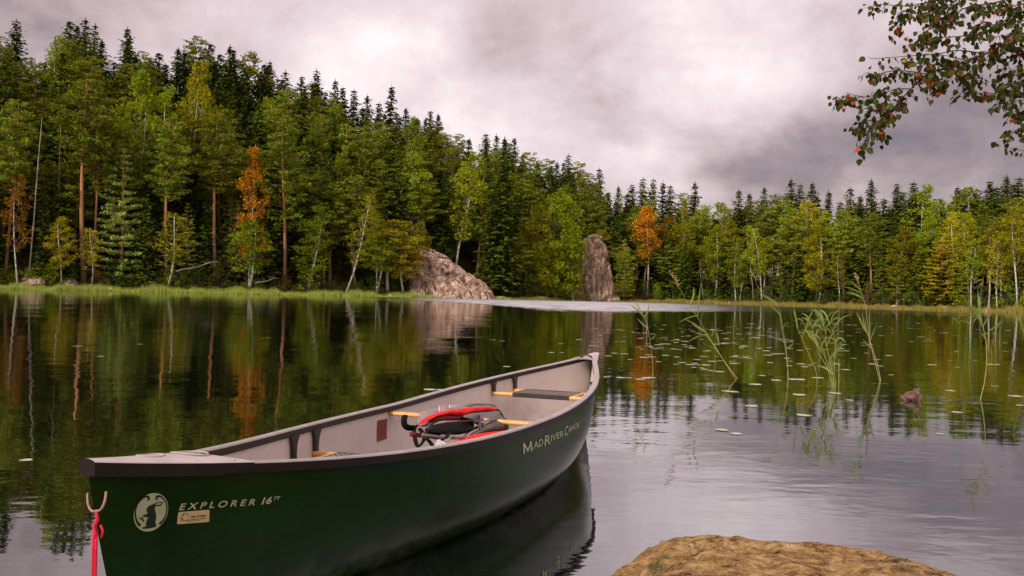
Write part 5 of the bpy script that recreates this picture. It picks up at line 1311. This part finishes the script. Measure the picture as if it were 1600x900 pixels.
# ------------------------------------------------------------------ birch hanging into the top right corner
M['near_leaf'] = None
def near_leaf(name, c0, c1):
    m = bpy.data.materials.new(name); m.use_nodes = True; t = NT(m.node_tree); t.n.clear(); tc = t.new('ShaderNodeTexCoord'); geo = t.new('ShaderNodeNewGeometry')
    f = t.math('ADD', t.math('MULTIPLY', t.noise(tc.outputs['Object'], 22, 3, .6), .6), t.math('MULTIPLY', geo.outputs['Random Per Island'], .4))
    c = t.ramp(f, [(.3, c0), (.7, c1)]); d_ = t.new('ShaderNodeBsdfDiffuse', in_0=c); tr = t.new('ShaderNodeBsdfTranslucent', in_0=c); mx = t.new('ShaderNodeMixShader'); mx.inputs[0].default_value = .22
    t.l.new(d_.outputs[0], mx.inputs[1]); t.l.new(tr.outputs[0], mx.inputs[2]); o = t.new('ShaderNodeOutputMaterial'); t.l.new(mx.outputs[0], o.inputs[0]); return m
LM_ = [near_leaf('green_birch_leaf', (.030, .042, .009), (.085, .105, .024)), near_leaf('brown_birch_leaf', (.06, .030, .012), (.13, .070, .022)), near_leaf('red_birch_leaf', (.30, .030, .012), (.48, .10, .03)), near_leaf('yellow_birch_leaf', (.22, .14, .03), (.36, .22, .05))]
YB = 6.4
def c5(X, Y): return (1280 + X / 3.4625, Y / 3.4625)
BT = empty('birch_tree', (5.4, YB + .3, gz(5.4, YB + .3)), 0, 'near birch whose dark twigs with green and red leaves hang into the top right corner', 'tree')
BO = BT.location.copy()
mb = MB(); mb.tube([(0, 0, -.2), (.05, 0, 1.0), (-.05, .05, 2.2), (.03, .1, 3.6), (0, .1, 5.2), (.1, .1, 7)], [.14, .12, .11, .09, .06, .02], 12); ob('trunk', mb.mesh('trunk', M['bark_birch'], True), BT)
TW = [  # twigs as traced on the enlarged crop, thickness, leaf density, depth offset
    ([(1400, 120), (1108, 180), (1000, 240), (900, 290), (740, 350), (590, 400), (500, 480), (400, 590), (350, 650), (270, 720), (230, 830)], .008, 1.25, 0),
    ([(1400, -20), (1108, 60), (960, 140), (880, 180), (760, 195), (640, 200), (560, 215), (510, 235)], .006, 1.0, .25),
    ([(1300, -120), (1000, 0), (830, 30), (760, 60), (700, 120), (620, 150), (540, 190)], .006, 1.3, -.2),
    ([(1000, -120), (700, -20), (560, 15), (480, 30), (340, 22), (260, 40)], .005, .9, .1),
    ([(700, -20), (560, 60), (450, 60), (420, 110), (440, 170)], .004, 1.2, .15),
    ([(900, 290), (760, 270), (640, 290), (500, 300), (370, 310), (280, 315)], .004, .35, .2),
    ([(590, 400), (500, 385), (420, 380), (300, 400), (265, 390)], .004, 1.2, -.15),
    ([(500, 480), (420, 480), (330, 510), (230, 520), (150, 500)], .0035, .8, .1),
    ([(230, 520), (160, 545), (100, 530), (95, 560)], .0025, .9, .1),
    ([(740, 350), (700, 420), (650, 470), (640, 490)], .0035, 1.2, .1), ([(620, 400), (605, 440), (600, 480)], .0035, 1.3, -.1),
    ([(740, 350), (780, 420), (780, 490), (745, 530)], .0035, 1.3, -.2), ([(800, 370), (850, 400), (850, 460), (800, 470)], .0035, 1.3, .2),
    ([(1400, 250), (1108, 290), (1000, 370), (960, 430)], .005, 1.2, .3), ([(1300, 460), (1108, 500), (1000, 510), (900, 500), (830, 518)], .004, .9, .0),
    ([(1300, 520), (1108, 540), (1000, 550), (940, 580)], .0035, 1.0, -.3), ([(1300, 600), (1108, 600), (1050, 640)], .004, 1.3, .1),
    ([(1300, 650), (1108, 690), (1050, 720), (1000, 780)], .003, 1.1, .2), ([(1300, 830), (1108, 815), (1040, 800)], .003, .3, .1),
    ([(1400, 0), (1108, 20), (980, 50), (900, 40), (850, 70)], .005, 1.4, .2), ([(1400, 60), (1108, 110), (960, 130), (860, 130), (820, 190)], .005, 1.3, -.1),
    ([(1400, 350), (1108, 380), (1040, 440), (1000, 480)], .004, 1.4, -.1), ([(1400, 400), (1108, 430), (1060, 520)], .004, 1.4, .2), ([(350, 650), (370, 600), (430, 570), (490, 560)], .003, .9, .1),
    ([(400, 560), (320, 570), (240, 590)], .003, 1.2, -.1), ([(330, 660), (250, 650), (230, 690), (195, 700)], .003, 1.0, .1), ([(280, 710), (320, 730), (350, 720)], .003, 1.1, -.1),
    ([(900, 290), (800, 320), (700, 300), (560, 290)], .004, 1.1, -.2), ([(760, 350), (640, 350), (540, 340), (450, 325)], .004, 1.1, .1), ([(600, -40), (620, 20), (600, 80), (660, 110)], .004, 1.6, .3), ([(800, -40), (700, 30), (640, 60), (580, 70)], .004, 1.5, -.3),
    ([(1150, 180), (1080, 200), (1000, 190), (940, 210)], .004, 1.0, -.3), ([(1200, 250), (1100, 260), (1000, 290), (930, 330)], .004, 1.2, .3), ([(650, 200), (620, 240), (500, 240)], .003, .8, .0),
]
gl = random.Random(21)
def leaf_shape(V_, F_, I_, p, dirv, nrm, s, mi):
    sd_ = dirv.cross(nrm).normalized(); nrm = sd_.cross(dirv).normalized(); b0 = len(V_)
    outl = [(0, 0), (.10, .30), (.34, .44), (.62, .33), (.84, .13), (1.0, 0)]
    cup = gl.uniform(-.25, .4)
    for u, w_ in outl:
        V_.append(p + dirv * (u * s) - nrm * (cup * .25 * s * u * u))
    for sg in (1, -1):
        for u, w_ in outl[1:-1]: V_.append(p + dirv * (u * s) + sd_ * (sg * w_ * s) + nrm * (cup * w_ * s) - nrm * (cup * .25 * s * u * u))
    for sg in (0, 1):
        o_ = b0 + 6 + 4 * sg
        fs = [(b0, b0 + 1, o_), (b0 + 1, b0 + 2, o_ + 1, o_), (b0 + 2, b0 + 3, o_ + 2, o_ + 1), (b0 + 3, b0 + 4, o_ + 3, o_ + 2), (b0 + 4, b0 + 5, o_ + 3)]
        F_.extend(fs if sg else [f[::-1] for f in fs]); I_.extend([mi] * 5)
for path, rt, dens, dy in TW:
    npt = len(path); P_ = [at_depth(*c5(*q), YB + dy + .12 * math.sin(i * 1.3 + dy * 9)) - BO for i, q in enumerate(path)]
    if path[0][0] > 1200:   # carry the branch on to the trunk outside the frame
        P_ = [Vector((.05, .08, max(1.3, P_[0].z + .25)))] + P_
    S_ = smooth_path(P_); mb = MB(); nS = len(S_)
    mb.tube(S_, [max(.0020, rt * 1.3 * (1 - .85 * i / (nS - 1))) for i in range(nS)], 6)
    V_, F_, I_ = [], [], []; acc = 0
    for i in range(1, nS):
        seg = (S_[i] - S_[i - 1]).length; t_ = (S_[i] - S_[i - 1]).normalized(); pxx = CX + F * (S_[i].x + BO.x) / (S_[i].y + BO.y)
        if pxx > 1640: continue
        acc += seg * dens * 100
        while acc > 1:
            acc -= 1; p = S_[i - 1].lerp(S_[i], gl.random())
            sv = Vector((gl.uniform(-1, 1), gl.uniform(-1, 1), gl.uniform(-1.1, .5))).normalized(); q = p + sv * gl.uniform(.012, .075)
            mb.tube([p, (p + q) / 2 + Vector((0, 0, .003)), q], .0008, 3, cap=False)
            dv = (sv * .5 + Vector((gl.uniform(-.5, .5), gl.uniform(-.5, .5), -.75))).normalized(); nv = Vector((gl.uniform(-1, 1), gl.uniform(-1, .3), gl.uniform(-.4, 1))).normalized()
            u = gl.random(); mi = 0 if u < .80 else 1 if u < .94 else 2 if u < .985 else 3
            leaf_shape(V_, F_, I_, q, dv, nv, gl.uniform(.028, .056), mi)
    br = ob('branch', mb.mesh('branch', M['bark_twig'], True), BT)
    if V_: ob('leaves', mesh_np('leaves', V_, F_, LM_, True, I_), br)
